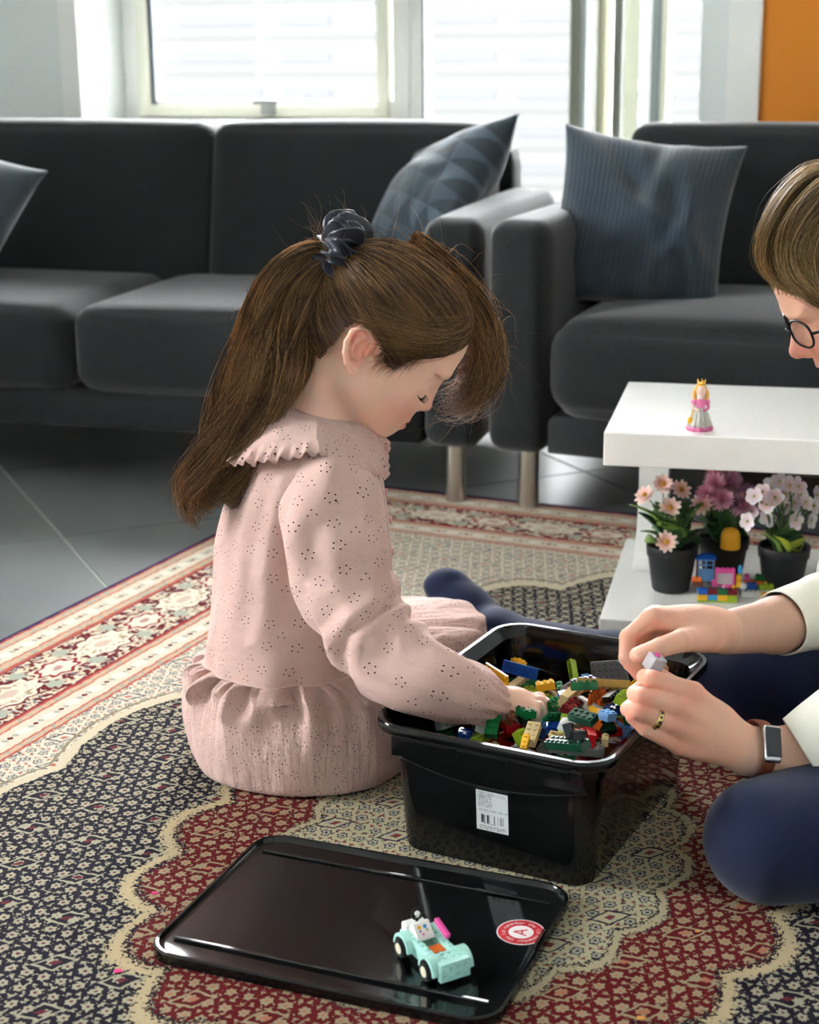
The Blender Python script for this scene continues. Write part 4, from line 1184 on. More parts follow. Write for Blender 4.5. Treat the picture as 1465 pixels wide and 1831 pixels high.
tag(deep, 'mixed toy bricks buried in the lower layers of the black box', 'toy bricks', kind='stuff')
SZN = {(4, 2): 'eight-stud', (2, 2): 'four-stud square', (3, 2): 'six-stud', (6, 1): 'long six-stud', (4, 1): 'narrow four-stud', (6, 2): 'twelve-stud', (2, 1): 'two-stud', (8, 2): 'long sixteen-stud', (3, 1): 'narrow three-stud', (1, 1): 'single-stud', (8, 1): 'narrow eight-stud', (4, 4): 'square sixteen-stud'}
used_lab = {}
def put_brick(nx, ny, h, col, x_, y_, R, where=''):
    up = (Matrix.Rotation(BA, 3, 'Z') @ R @ Vector((0, 0, 1))).z
    pose = 'lying stud side up' if up > .6 else ('lying hollow side up' if up < -.6 else 'standing on its edge')
    if not where:
        for c_ in [col] + COLS:
            if (c_, nx, ny, h, pose) not in used_lab: col = c_; used_lab[(c_, nx, ny, h, pose)] = 1; break
    x_, y_, z = drop(nx, ny, h, x_, y_, R, .13 if where else .11)
    o = brick_obj('toy_brick', nx, ny, h, col, None, hollow=True)
    M = Matrix.Translation((BX, BY, 0)) @ Matrix.Rotation(BA, 4, 'Z') @ Matrix.Translation((x_, y_, z)) @ R.to_4x4() @ Matrix.Translation((0, 0, -h / 2))
    o.matrix_world = M
    lab = '%s %s toy %s %s in the black box' % (col.replace('_', ' '), SZN.get((nx, ny), 'small'), 'plate' if h < .005 else 'brick', pose)
    if where: lab = '%s %s toy %s %s' % (col.replace('_', ' '), SZN.get((nx, ny), 'small'), 'plate' if h < .005 else 'brick', where)
    tag(o, lab, 'toy brick', 'toy bricks heaped in the black box'); return o
def px_local(u, v, z):
    q = inv_b @ PZ(u, v, z); return q.x, q.y
def RZ(a): return Matrix.Rotation(math.radians(a), 3, 'Z')
def RXd(a): return Matrix.Rotation(math.radians(a), 3, 'X')
def RYd(a): return Matrix.Rotation(math.radians(a), 3, 'Y')
while HM.mean() < .108:
    nx, ny, h = brs.choice(SIZES[:9]); i_, j_ = divmod(int(np.argmin(HM + nrs.rand(gw, gd_) * .035)), gd_)
    put_brick(nx, ny, h, brs.choice(COLS), i_ * GR - IW / 2, j_ * GR - ID / 2, rrot(.6))
KEY = [ # u, v, z, nx, ny, h, colour, rotation
 (735, 1288, .13, 4, 2, .0032, 'blue', RZ(20) @ RXd(15)), (757, 1296, .13, 2, 2, .0096, 'red', RZ(10) @ RYd(10)), (787, 1296, .13, 2, 2, .0096, 'brown', RZ(0) @ RXd(8)), (795, 1276, .14, 4, 2, .0096, 'blue', RZ(70) @ RXd(25)),
 (765, 1274, .15, 4, 2, .0096, 'grey', RZ(35) @ RXd(70)),
 (835, 1298, .13, 4, 2, .0096, 'black', RZ(20)), (860, 1318, .14, 4, 1, .0032, 'tan', RZ(30)), (866, 1306, .145, 2, 2, .0096, 'white', RZ(60) @ RXd(12)), (884, 1300, .14, 2, 1, .0096, 'orange', RZ(15) @ RYd(20)), (896, 1300, .15, 4, 2, .0096, 'green', RZ(75) @ RYd(-30)), (912, 1312, .145, 3, 1, .0096, 'brown', RZ(80) @ RXd(30)), (935, 1316, .15, 2, 2, .0096, 'lime', RZ(60) @ RXd(62)),
 (965, 1322, .145, 4, 2, .0096, 'tan', RZ(70) @ RYd(-25)), (958, 1330, .15, 3, 1, .0096, 'yellow', RZ(75) @ RYd(-20)), (985, 1325, .15, 4, 1, .0096, 'blue', RZ(75) @ RYd(-30)), (1000, 1322, .155, 4, 2, .0096, 'lime', RZ(75) @ RYd(-30) @ RXd(10)), (1012, 1330, .155, 2, 2, .0096, 'white', RZ(70) @ RXd(20)), (1020, 1300, .15, 4, 2, .0096, 'dark_red', RZ(60) @ RXd(20)), (1043, 1302, .155, 4, 2, .0096, 'yellow', RZ(-60) @ RXd(-38)), (1052, 1312, .16, 4, 2, .0096, 'orange', RZ(-60) @ RXd(-38)), (1040, 1338, .15, 4, 2, .0096, 'dark_green', RZ(-40) @ RXd(15)), (1064, 1332, .15, 2, 2, .0096, 'dark_green', RZ(20) @ RXd(30)), (1085, 1325, .15, 2, 2, .0096, 'light_blue', RZ(40) @ RYd(10)), (1098, 1312, .15, 4, 2, .0096, 'dark_blue', RZ(30)), (1075, 1342, .15, 2, 1, .0096, 'tan', RZ(80)), (1118, 1302, .15, 3, 2, .0096, 'lime', RZ(60) @ RXd(20)),
 (950, 1285, .14, 6, 2, .0032, 'tan', RZ(40)), (980, 1264, .14, 2, 2, .0096, 'red', RZ(30) @ RYd(10)), (990, 1282, .145, 3, 2, .0096, 'green', RZ(60) @ RXd(30)), (1006, 1266, .15, 8, 2, .0096, 'tan', RZ(62) @ RXd(-72)),
 (1045, 1242, .14, 4, 2, .0096, 'orange', RZ(28)), (1045, 1230, .155, 4, 2, .0096, 'purple', RZ(28)), (1075, 1256, .14, 2, 2, .0096, 'orange', RZ(20) @ RXd(20)), (1090, 1220, .14, 6, 4, .0032, 'dark_grey', RZ(10) @ RXd(52)), (1078, 1276, .15, 8, 1, .0096, 'gold', RZ(-10) @ RXd(150)), (1103, 1252, .15, 6, 2, .0032, 'grey', RZ(70) @ RXd(100)), (1128, 1242, .15, 4, 2, .0096, 'tan', RZ(75) @ RXd(70)), (1150, 1242, .14, 4, 2, .0096, 'dark_red', RZ(30)), (1112, 1282, .155, 4, 1, .0096, 'black', RZ(60) @ RXd(75))]
WH = ['at the left front corner of the heap', 'beside the brown brick under the sleeve', 'next to the red brick by the front rim', 'leaning behind the grey brick', 'standing on its side by the sleeve', 'below the pink cuff', 'flat by the front rim', 'near the front rim below the cuff', 'beside the green brick', 'tilted in front of the small hand', 'wedged beside the lime brick', 'with its stud facing out near the front rim', 'stepped beside the blue brick', 'lowest of the tan steps by the front rim', 'in the striped stack by the front rim', 'in the striped stack beside the blue one', 'on the striped stack', 'under the yellow brick', 'tilted and joined to the orange one', 'tilted and joined to the yellow one', 'below the yellow and orange pair', 'by the light blue brick', 'in the front corner of the box', 'beside the light blue one', 'at the foot of the light blue brick', 'near the right rim', 'studs up beside the small hand', 'beyond the small hand', 'under the long tan brick', 'lying on its side across the heap', 'under the purple brick', 'on top of the orange brick', 'below the dark grey plate', 'leaning at the back of the heap', 'lying hollow side up', 'leaning hollow side out by the tan brick', 'leaning at the right wall of the box', 'at the right wall under the adult hand', 'with ring holes by the adult finger']
for (u, v, z, nx, ny, h, c_, R), w_ in zip(KEY, WH):
    x_, y_ = px_local(u, v, z); put_brick(nx, ny, h, c_, x_, y_, Matrix.Rotation(-BA, 3, 'Z') @ R, w_)

# ------------------------------------------------------------------ mint toy car on the lid
m_mint = BR['mint']; m_tyre = pmat('black rubber', srgb(22, 22, 24), .6); m_hub = pmat('cream hub', srgb(236, 230, 200), .35); m_whc = BR['white']
rear = PZ(746, 1664, LTOP + .02); front = PZ(806, 1718, LTOP + .02)
hdg = math.atan2(front.y - rear.y, front.x - rear.x)
car = empty('toy_car', (PZ(782, 1728, LTOP).x, PZ(782, 1728, LTOP).y, LTOP), hdg)
car.location = ((rear.x + front.x) / 2, (rear.y + front.y) / 2, LTOP)
tag(car, 'mint green toy-brick car with a pink piece standing on the black lid', 'toy car')
L2 = .042; W2 = .0165
box_obj('chassis', (-L2 + .004, -W2, .006), (L2 - .004, W2, .0125), m_mint, car, .0006)
for s in (-1, 1):
    y0, y1 = (s * W2, s * (W2 - .008)); y0, y1 = min(y0, y1), max(y0, y1)
    box_obj('side_wall', (-.022, y0, .012), (.024, y1, .0225), m_mint, car, .0006)
    for wx in (-.027, .025):
        # mudguard arch
        ar = [(wx + .0155 * math.cos(a), .010 + .0165 * math.sin(a)) for a in np.linspace(0, PI, 15)]; ai = [(wx + .0125 * math.cos(a), .010 + .0125 * math.sin(a)) for a in np.linspace(PI, 0, 15)]
        ol = ar + ai; bm = bmesh.new(); ya, yb = s * (W2 - .004), s * (W2 + .0075)
        f0 = [bm.verts.new((x_, ya, z_)) for x_, z_ in ol]; f1 = [bm.verts.new((x_, yb, z_)) for x_, z_ in ol]
        for k in range(14): bm.faces.new((f0[k], f0[k + 1], f0[28 - k], f0[29 - k])); bm.faces.new((f1[k], f1[k + 1], f1[28 - k], f1[29 - k]))
        for k in range(30): bm.faces.new((f0[k], f0[(k + 1) % 30], f1[(k + 1) % 30], f1[k]))
        bmesh.ops.recalc_face_normals(bm, faces=bm.faces); smooth_by_angle(bm_obj('mudguard', bm, m_mint, car))
        wh = empty('wheel', (wx, s * (W2 + .0045), .0105), 0, car)
        bm = bmesh.new(); add_cyl(bm, (0, -.0055, 0), (0, .0055, 0), .0105, n=24); bmesh.ops.bevel(bm, geom=[e for e in bm.edges if abs(e.verts[0].co.y - e.verts[1].co.y) < 1e-6], offset=.0015, segments=2, affect='EDGES')
        smooth_by_angle(bm_obj('tyre', bm, m_tyre, wh))
        bm = bmesh.new(); add_cyl(bm, (0, s * .0045, 0), (0, s * .0059, 0), .0062, .0056, 18); smooth_by_angle(bm_obj('hub', bm, m_hub, wh))
    for k in range(5):
        bm = bmesh.new(); add_cyl(bm, (0, 0, 0), (0, 0, .0018), .0024, n=12); bm_obj('stud', bm, m_mint, car, loc=(-.018 + k * .008, s * (W2 - .004), .0225))
box_obj('bonnet', (.018, -W2, .012), (.038, W2, .0225), m_mint, car, .0008); box_obj('bumper', (.038, -W2 - .001, .004), (.0445, W2 + .001, .0245), m_mint, car, .0008)
for i in range(4):
    for j in range(2):
        bm = bmesh.new(); add_cyl(bm, (0, 0, 0), (.0017, 0, 0), .0024, n=12); bm_obj('stud', bm, m_mint, car, loc=(.0445, -.012 + i * .008, .0098 + j * .008))
    for j in range(2):
        bm = bmesh.new(); add_cyl(bm, (0, 0, 0), (0, 0, .0018), .0024, n=12); bm_obj('stud', bm, m_mint, car, loc=(.0225 + j * .008, -.012 + i * .008, .0225))
box_obj('seat', (-.002, -.008, .012), (.012, .008, .0195), BR['orange'], car, .0005)
box_obj('cabin_floor', (-.022, -.0085, .0124), (.018, .0085, .0135), BR['mint'], car)
bm = bmesh.new(); V = [(-.034, .0225), (-.026, .036), (-.022, .036), (-.010, .0225)]
f0 = [bm.verts.new((x_, -.0115, z_)) for x_, z_ in V]; f1 = [bm.verts.new((x_, .0075, z_)) for x_, z_ in V]; bm.faces.new(f0); bm.faces.new(f1[::-1])
for k in range(4): bm.faces.new((f0[k], f1[k], f1[(k + 1) % 4], f0[(k + 1) % 4]))
bmesh.ops.recalc_face_normals(bm, faces=bm.faces); dash = bm_obj('dashboard', bm, m_whc, car)
sl_a = math.atan2(.0135, .012)
for k, (uu, vv, r_, cc) in enumerate(((.0045, -.006, .0022, 'yellow'), (.0045, .0005, .0022, 'azure'), (.0085, -.006, .0011, 'purple'), (.0085, .002, .0013, 'lime'), (.012, -.004, .0012, 'pink'))):
    px_ = -.022 + uu * math.cos(-sl_a); pz_ = .036 + uu * math.sin(-sl_a)
    bm = bmesh.new(); add_cyl(bm, (0, 0, 0), (.0003 * math.sin(sl_a), 0, .0003 * math.cos(sl_a)), r_, n=14); bm_obj('printed_dial', bm, BR[cc], dash, loc=(px_, vv, pz_))
bm = bmesh.new(); add_box(bm, (-.026, .009, .030), (.000, .0145, .036), .001); o = bm_obj('pink_panel', bm, BR['pink'], car, loc=(0, 0, 0), rot=(0, math.radians(18), 0))
box_obj('rear_body', (-.042, -W2, .012), (-.022, W2, .0225), m_mint, car, .0008); box_obj('boot', (-.041, -W2 + .001, .0225), (-.030, .009, .0325), m_whc, car, .002, 3)
bm = bmesh.new()
C = np.array([(0, .0062 * math.cos(a), .0062 * math.sin(a)) for a in np.linspace(0, 2 * PI, 25)]); V, Fc, _ = tube_mesh(C, np.full(25, .0012), 8, (1, 0, 0), close=False); sw = mesh_obj('steering_wheel', V, Fc, m_tyre, car, loc=(-.030, -.002, .0425))
bm = bmesh.new(); add_cyl(bm, (-.001, 0, 0), (.001, 0, 0), .0030, n=12); bm_obj('lamp_lens', bm, m_whc, sw); bm = bmesh.new(); add_cyl(bm, (-.031, -.002, .032), (-.030, -.002, .037), .0016, n=8); bm_obj('column', bm, m_tyre, car)

# scraps on the rug
m_scr1 = pmat('pink fluff', srgb(214, 60, 120), .9); m_scr2 = pmat('amber crumb', srgb(214, 150, 60), .6)
for u, v, mt, lb_, r in ((276, 1597, m_scr1, 'tiny pink scrap on the rug beside the scalloped edge of its red field', .0045), (212, 1736, m_scr1, 'tiny pink scrap on the navy part of the rug', .005), (1248, 1665, m_scr2, 'tiny amber crumb on the red part of the rug near the knee', .003), (1147, 1820, m_scr2, 'small flat orange crumb on the red part of the rug beside the lid', .005)):
    bm = bmesh.new(); bmesh.ops.create_icosphere(bm, subdivisions=2, radius=1)
    for vv in bm.verts: vv.co = Vector((vv.co.x * r * rnd.uniform(.7, 1.3), vv.co.y * r * .7 * rnd.uniform(.7, 1.3), vv.co.z * r * .22))
    o = bm_obj('scrap', bm, mt, None, True); o.location = PZ(u, v, RUGZ + .001) ; tag(o, lb_, 'scrap')
# ------------------------------------------------------------------ people: shared tools
def skin_mat(name, base, blush, lip, rough=0.0):
    m, nt, b = new_mat(name)
    co = nt.coord('Object')
    c = nt.mix(nt.noise(co, 30, 4), tuple(v * .93 for v in base), tuple(min(1, v * 1.05) for v in base))
    c = nt.mix(nt.attr('blush'), c, blush); c = nt.mix(nt.attr('lip'), c, lip)
    nt.t.links.new(c, b.inputs['Base Color'])
    b.inputs['Roughness'].default_value = .48; b.inputs['Specular IOR Level'].default_value = .4
    b.inputs['Subsurface Weight'].default_value = .25; b.inputs['Subsurface Radius'].default_value = (1, .38, .2); b.inputs['Subsurface Scale'].default_value = .006
    nt.t.links.new(nt.bump(nt.noise(co, 420, 3) + nt.noise(co, 120, 3) * rough, .10 + .12 * rough, .001), b.inputs['Normal'])
    return m
def hair_mat(name, root, tip, shine=.35, trans=.25):
    m, nt, b = new_mat(name)
    co = nt.coord('Object'); st = nt.attr('strand')
    c = nt.mix(st * st * 1.1, root, tip); c = nt.mix(nt.noise(co, 14, 2).step(.5, .8) * .5, c, tip)
    nt.t.links.new(c, b.inputs['Base Color']); b.inputs['Roughness'].default_value = shine; b.inputs['Specular IOR Level'].default_value = .6
    tr = nt.node('ShaderNodeBsdfTranslucent'); nt.t.links.new(c, tr.inputs[0])
    mx = nt.node('ShaderNodeMixShader'); mx.inputs[0].default_value = trans
    nt.t.links.new(b.outputs[0], mx.inputs[1]); nt.t.links.new(tr.outputs[0], mx.inputs[2]); nt.t.links.new(mx.outputs[0], nt.n['Material Output'].inputs[0])
    return m
def frame_mat(C, Fd, up=(0, 0, 1)):
    Fd = Vector(Fd).normalized(); L = Vector(up).cross(Fd).normalized(); U = Fd.cross(L)
    return Matrix(((Fd.x, L.x, U.x, C[0]), (Fd.y, L.y, U.y, C[1]), (Fd.z, L.z, U.z, C[2]), (0, 0, 0, 1)))
def finger(s, pts, rad, k=.003):
    for i in range(len(pts) - 1): s.cap(pts[i], pts[i + 1], rad[i], rad[i + 1], k if i == 0 else .0015)
def tovec(L): return [np.array(PY(*p)) for p in L]
def project_to(f, P, it=3, off=0.0):
    e = 1e-3
    for _ in range(min(it, 3)):
        d = f(P) - off
        g = np.stack([f(P + np.eye(3)[i] * e) - off - d for i in range(3)], 1) / e
        P = P - d[:, None] * g / (np.sum(g * g, 1, keepdims=True) + 1e-6)
    return P
def set_attr(o, name, vals):
    a = o.data.attributes.new(name, 'FLOAT', 'POINT'); a.data.foreach_set('value', np.asarray(vals, np.float32))
def closed_spline(P, n):
    P = np.asarray(P, float); m = len(P); t = np.linspace(0, m, n, endpoint=False); i = t.astype(int); f = (t - i)[:, None]
    a, b, c, d = P[(i - 1) % m], P[i % m], P[(i + 1) % m], P[(i + 2) % m]
    return .5 * (2 * b + (c - a) * f + (2 * a - 5 * b + 4 * c - d) * f ** 2 + (3 * b - a - 3 * c + d) * f ** 3)
def ring_loft(name, rings, mat, parent, uvs=None, close_end=False):
    R = np.asarray(rings, float); n, m, _ = R.shape
    Fc = [(i * m + j, i * m + (j + 1) % m, (i + 1) * m + (j + 1) % m, (i + 1) * m + j) for i in range(n - 1) for j in range(m)]
    if uvs is None:
        per = np.linalg.norm(np.diff(np.concatenate([R, R[:, :1]], 1), axis=1), axis=2).sum(1).mean()
        ln = np.r_[0, np.cumsum(np.linalg.norm(np.diff(R, axis=0), axis=2).mean(1))]
        uvs = np.stack(np.broadcast_arrays(np.linspace(0, per, m, endpoint=False)[None, :], ln[:, None]), 2).reshape(-1, 2)
    o = mesh_obj(name, R.reshape(-1, 3), Fc, mat, parent, True, uv=uvs)
    return o
# ------------------------------------------------------------------ the girl
m_gskin = skin_mat('child skin', srgb(238, 196, 172), srgb(232, 150, 128), srgb(206, 104, 104))
m_ghair = hair_mat('brown hair', srgb(74, 50, 31), srgb(206, 156, 102), .34, .4)
girl = empty('person', (-.17, 2.05, RUGZ))
tag(girl, 'child in a pink eyelet dress with a brown ponytail sitting beside the black box', 'person')
GI = Matrix.Translation((.17, -2.05, -RUGZ))
def under_girl(o): o.parent = girl; o.matrix_parent_inverse = GI; return o
HC = Vector((-.052, 2.03, .58))
g_p, g_y = math.radians(32), math.radians(-2)
GM = frame_mat(HC, (math.cos(g_p) * math.cos(g_y), math.cos(g_p) * math.sin(g_y), -math.sin(g_p)))
GMi = np.array(GM.inverted())
def head_sdf(adult=False):
    s = SDF()
    s.ell((.010, 0, .030), (.092, .074, .086), .01)
    s.ell((.053, 0, .042), (.060, .062, .054), .03)
    s.ell((.050, 0, -.030), (.053, .055, .066), .03)
    for y in (-1, 1):
        s.ell((.064, y * .031, -.043), (.029, .027, .032), .02)
        s.cap((.015, y * .046, -.052), (.064, y * .018, -.084), .017, .014, .025)
        s.ell((.099, y * .020, .017), (.012, .022, .008), .014)
    s.ell((.074, 0, -.083), (.0165, .019, .0165), .016)
    s.ell((.082, 0, -.060), (.015, .022, .021), .014)
    for y in (-1, 1): s.ell((.1165, y * .032, -.010), (.018, .019, .011), .016, sub=True)
    for y in (-1, 1): s.ell((.0835, y * .031, -.013), (.0150, .0165, .0135), .005)
    s.cap((.1015, 0, -.004), (.1075, 0, -.033), .0060, .0075, .010)
    s.ell((.1070, 0, -.0355), (.0085, .0085, .0075), .004)
    for y in (-1, 1):
        s.ell((.1005, y * .0085, -.0385), (.0075, .0055, .0055), .005)
        s.ell((.1045, y * .0045, -.0450), (.0035, .0025, .0025), .002, sub=True)
    s.ell((.0940, 0, -.0620), (.0080, .0165, .0048), .004); s.ell((.0935, 0, -.0722), (.0082, .0140, .0054), .004)
    s.ell((.1030, 0, -.0670), (.0110, .0190, .0012), .0020, sub=True)
    return s
def ear_sdf(s, y):
    R = Matrix.Rotation(math.radians(-14), 3, 'Y') @ Matrix.Rotation(math.radians(y * -18), 3, 'Z'); Rn = np.array(R)
    c = Vector((-.004, y * .0745, -.004))
    def E_(u, w, out): return c + R @ Vector((u, y * out, w))
    s.ell(c, (.0160, .0045, .0240), .006, R=Rn)
    rim = [(.012, .004), (.014, .014), (.007, .024), (-.005, .0265), (-.015, .019), (-.018, .006), (-.016, -.008), (-.010, -.019), (-.002, -.025)]
    for i in range(len(rim) - 1): s.cap(E_(*rim[i], .0045), E_(*rim[i + 1], .0045), .0036, .0036, .0022)
    anti = [(.002, .015), (-.007, .010), (-.0095, .000), (-.0065, -.009), (.000, -.013)]
    for i in range(len(anti) - 1): s.cap(E_(*anti[i], .0045), E_(*anti[i + 1], .0045), .0028, .0028, .0022)
    s.ell(E_(.002, -.001, .007), (.0065, .0060, .0090), .003, sub=True, R=Rn)
    s.ell(E_(.0095, -.003, .0045), (.0035, .0035, .0048), .003); s.ell(E_(.001, -.025, .003), (.0080, .0045, .0070), .005)
body = SDF().join(head_sdf()); 
ear_sdf(body, -1); ear_sdf(body, 1)
body.xform(np.array(GM))
gh_only = SDF().join(SDF()); gh_only.ops = [o for o in head_sdf().ops[:10]]; gh_only.xform(np.array(GM))
nk0 = GM @ Vector((-.018, 0, -.045)); nk1 = Vector((-.118, 2.03, .455))
body.cap(nk0, nk1, .041, .043, .022)
body.ell((-.135, 2.03, .36), (.070, .095, .12), .05); body.ell((-.155, 2.03, .22), (.075, .095, .12), .05); body.ell((-.16, 2.05, .115), (.095, .11, .085), .04)
body.cap((-.12, 1.96, .43), (-.12, 2.10, .43), .040, .040, .03)
# thighs folded under the skirt
body.cap((-.13, 2.09, .09), (.04, 2.22, .085), .055, .045, .03); body.cap((.04, 2.22, .075), (-.12, 2.25, .055), .035, .028, .01)
body.cap((-.15, 2.01, .085), (-.09, 1.995, .07), .055, .042, .03); body.cap((-.09, 1.995, .06), (-.20, 1.985, .05), .033, .026, .01)
# near arm and hand
sh, el, wr = PY(588, 830, 1.945), PY(690, 1185, 1.83), PY(906, 1258, 1.832)
body.cap(sh, el, .032, .026, .02); body.cap(el, wr, .025, .0185, .006)
HND = tovec([(925, 1262, 1.832)])[0]
body.cap(wr, HND, .0185, .0200, .010); body.cap(HND, np.array(PY(944, 1258, 1.845)), .0195, .0150, .008); body.cap(HND, np.array(PY(944, 1270, 1.818)), .0185, .0135, .008)
for pts, r in (([(944, 1254, 1.852), (964, 1250, 1.855), (974, 1262, 1.858), (976, 1276, 1.858)], (.0098, .0088, .0078, .0068)),
               ([(946, 1258, 1.840), (966, 1256, 1.840), (974, 1270, 1.842), (973, 1284, 1.843)], (.0100, .0090, .0080, .0068)),
               ([(944, 1266, 1.824), (962, 1266, 1.822), (968, 1279, 1.824), (965, 1291, 1.826)], (.0096, .0088, .0078, .0066)),
               ([(938, 1273, 1.812), (954, 1276, 1.808), (958, 1287, 1.810), (955, 1296, 1.812)], (.0086, .0078, .0070, .0060)),
               ([(922, 1256, 1.855), (938, 1252, 1.872), (955, 1258, 1.882), (966, 1268, 1.884)], (.0110, .0098, .0085, .0070))):
    finger(body, tovec(pts), r)
# far arm tucked to the lap
sh2 = Vector((-.12, 2.12, .42)); el2 = Vector((-.11, 2.18, .25)); wr2 = Vector((-.085, 2.13, .16))
body.cap(sh2, el2, .032, .026, .02); body.cap(el2, wr2, .025, .0185, .006); body.cap(wr2, wr2 + Vector((.035, .005, -.008)), .018, .016, .008)
for k in range(4): finger(body, [np.array(wr2 + Vector((.035, -.018 + k * .012, -.006))), np.array(wr2 + Vector((.055, -.020 + k * .0135, -.014))), np.array(wr2 + Vector((.066, -.020 + k * .0135, -.026)))], (.0085, .0078, .0065))
finger(body, [np.array(wr2 + Vector((.012, -.014, -.006))), np.array(wr2 + Vector((.030, -.032, -.012))), np.array(wr2 + Vector((.046, -.036, -.018)))], (.0095, .0085, .0070))
lo, hi = body.bounds()
V, Fq = surface_nets(body, lo, hi, .0024); V[:, 2] = np.maximum(V[:, 2], RUGZ + .002)
gb = under_girl(np_mesh('body', V, Fq, m_gskin))
Lc = V @ GMi[:3, :3].T + GMi[:3, 3]
def gauss(c, r): return np.exp(-np.sum(((Lc - np.array(c)) / np.array(r)) ** 2, 1))
set_attr(gb, 'lip', np.clip(1.15 * (gauss((.100, 0, -.0625), (.010, .016, .0042)) + gauss((.1, 0, -.072), (.010, .013, .0045))), 0, .9))
set_attr(gb, 'blush', np.clip(.55 * gauss((.085, -.040, -.045), (.03, .03, .024)) + .55 * gauss((.085, .040, -.045), (.03, .03, .024)) + .5 * gauss((.107, 0, -.036), (.012, .012, .010)) + .9 * gauss((-.003, -.078, -.002), (.02, .012, .022)) + .9 * gauss((-.003, .078, -.002), (.02, .012, .022)), 0, .8))

# lashes and brows
m_lash = pmat('dark lashes', srgb(52, 34, 26), .6); m_brow = pmat('brown brow', srgb(164, 118, 92), .7)
GR3 = np.array(GM)[:3, :3]
def loc2w(P): return np.asarray(P) @ GR3.T + np.array(GM)[:3, 3]
headf = SDF(); headf.ops = head_sdf().ops; headf.xform(np.array(GM))
for y in (-1, 1):
    T_ = np.linspace(0, 1, 28)
    B_ = np.stack([.097 - .010 * T_, y * (.019 + .025 * T_), -.0205 - .0035 * np.sin(PI * T_)], 1)
    p0 = project_to(headf, loc2w(B_)); d = np.stack([np.full(28, .0065), y * (.001 + .004 * T_), np.full(28, -.0040)], 1)
    S = np.stack([p0, p0 + (d * .5) @ GR3.T, p0 + (d * .9 + np.array([.001, 0, .0015])) @ GR3.T], 1)
    o = under_girl(strands_mesh('eyelashes', S, np.full(28, .00022), m_lash)); o['kind'] = 'stuff'
    P = project_to(headf, loc2w(B_), off=.0001); V2, F2, _ = tube_mesh(P, np.full(28, .00042), 6, (0, 0, 1)); under_girl(mesh_obj('lid_line', V2, F2, m_lash))
    n_ = 70; T_ = nrs.rand(n_)
    B_ = np.stack([.112 - .016 * T_, y * (.013 + .034 * T_), .0105 + .006 * np.sin(PI * (T_ * .8 + .1)) + nrs.uniform(-.0016, .0016, n_)], 1)
    p0 = project_to(headf, loc2w(B_), off=.0003); d = np.stack([-.0015 - .003 * T_, np.full(n_, y * .0055), np.full(n_, .0010)], 1)
    p1 = project_to(headf, p0 + (d * .5) @ GR3.T, off=.0005); p2 = project_to(headf, p0 + d @ GR3.T, off=.0004)
    o = under_girl(strands_mesh('eyebrow', np.stack([p0, p1, p2], 1), np.full(n_, .00018), m_brow)); o['kind'] = 'stuff'

# ---- hair: close cap, combed strands, fringe, ponytail, fly-aways
def hl(p):            # signed "inside the hair" test in head coordinates
    f, y, u = p[:, 0], np.abs(p[:, 1]), p[:, 2]
    low = np.interp(f, [-.2, -.034, -.028, -.014, .012, .022, .031, .045, .058, .0757, .112], [-.055, -.055, .0, .030, .030, .004, -.014, -.017, .004, .0272, .074])
    low = np.minimum(low, .076 - .25 * y)
    return u - low
cap = SDF(); cap.ell((.008, 0, .034), (.094, .078, .088), .01); cap.ell((.050, 0, .045), (.060, .065, .058), .03); cap.ell((-.01, 0, .0), (.078, .070, .072), .03)
cap.xform(np.array(GM))
lo, hi = cap.bounds()
V, Fq = surface_nets(cap, lo, hi, .003)
Lc = V @ GMi[:3, :3].T + GMi[:3, 3]
ins = (hl(Lc) > .009) & ~((np.abs(Lc[:, 1]) > .04) & (((Lc[:, 0] + .005) / .025) ** 2 + ((Lc[:, 2] + .004) / .034) ** 2 < 1))
Fk = Fq[ins[Fq].all(1)]; used = np.unique(Fk); mp = np.full(len(V), -1); mp[used] = np.arange(len(used))
hair = under_girl(np_mesh('hair', V[used], mp[Fk], m_ghair)); set_attr(hair, 'strand', np.full(len(used), .15))
hair['label'] = 'brown hair tied in a high ponytail'
PB = np.array([-.086, 0, .066])                       # ponytail base, head coordinates
def under_hair(o): o.parent = hair; o.matrix_parent_inverse = GI; o.matrix_parent_inverse = Matrix.Identity(4); return o
N = 5200; K = 14
st = nrs.normal(size=(N * 4, 3)); st /= np.linalg.norm(st, axis=1)[:, None]
st = st * np.array([.10, .08, .09]) + np.array([.012, 0, .032])
st = project_to(cap, st @ np.array(GM)[:3, :3].T + np.array(GM)[:3, 3], 5) @ GMi[:3, :3].T + GMi[:3, 3]
h_ = hl(st); edge = (h_ > nrs.normal(size=len(st)) * .004)
wgt = np.exp(-np.abs(h_) / .02) + .25; edge &= nrs.rand(len(st)) < wgt; st = st[edge][:N]; N = len(st)
t = np.linspace(0, 1, K)[None, :, None]
c0 = np.array([.012, 0, .030])
P = st[:, None, :] * (1 - t) + PB[None, None, :] * t
P = P + (P - c0) * (.55 * np.sin(PI * t))
P = P + np.array([0, 0, 1.0]) * (np.sin(PI * t) * .010) * (nrs.rand(N, 1, 1))
flat = project_to(cap, (P.reshape(-1, 3)) @ np.array(GM)[:3, :3].T + np.array(GM)[:3, 3], 5, 0.0).reshape(N, K, 3)
nr = flat - np.array(HC); nr /= np.linalg.norm(nr, axis=2, keepdims=True)
lift = (.0006 + .0045 * nrs.rand(N, 1, 1) ** 1.5) * (1 + .5 * np.sin(t * 9 + nrs.rand(N, 1, 1) * 6)) 
flat = flat + nr * lift
flat += np.cumsum(nrs.normal(size=(N, K, 3)) * .0004, axis=1)
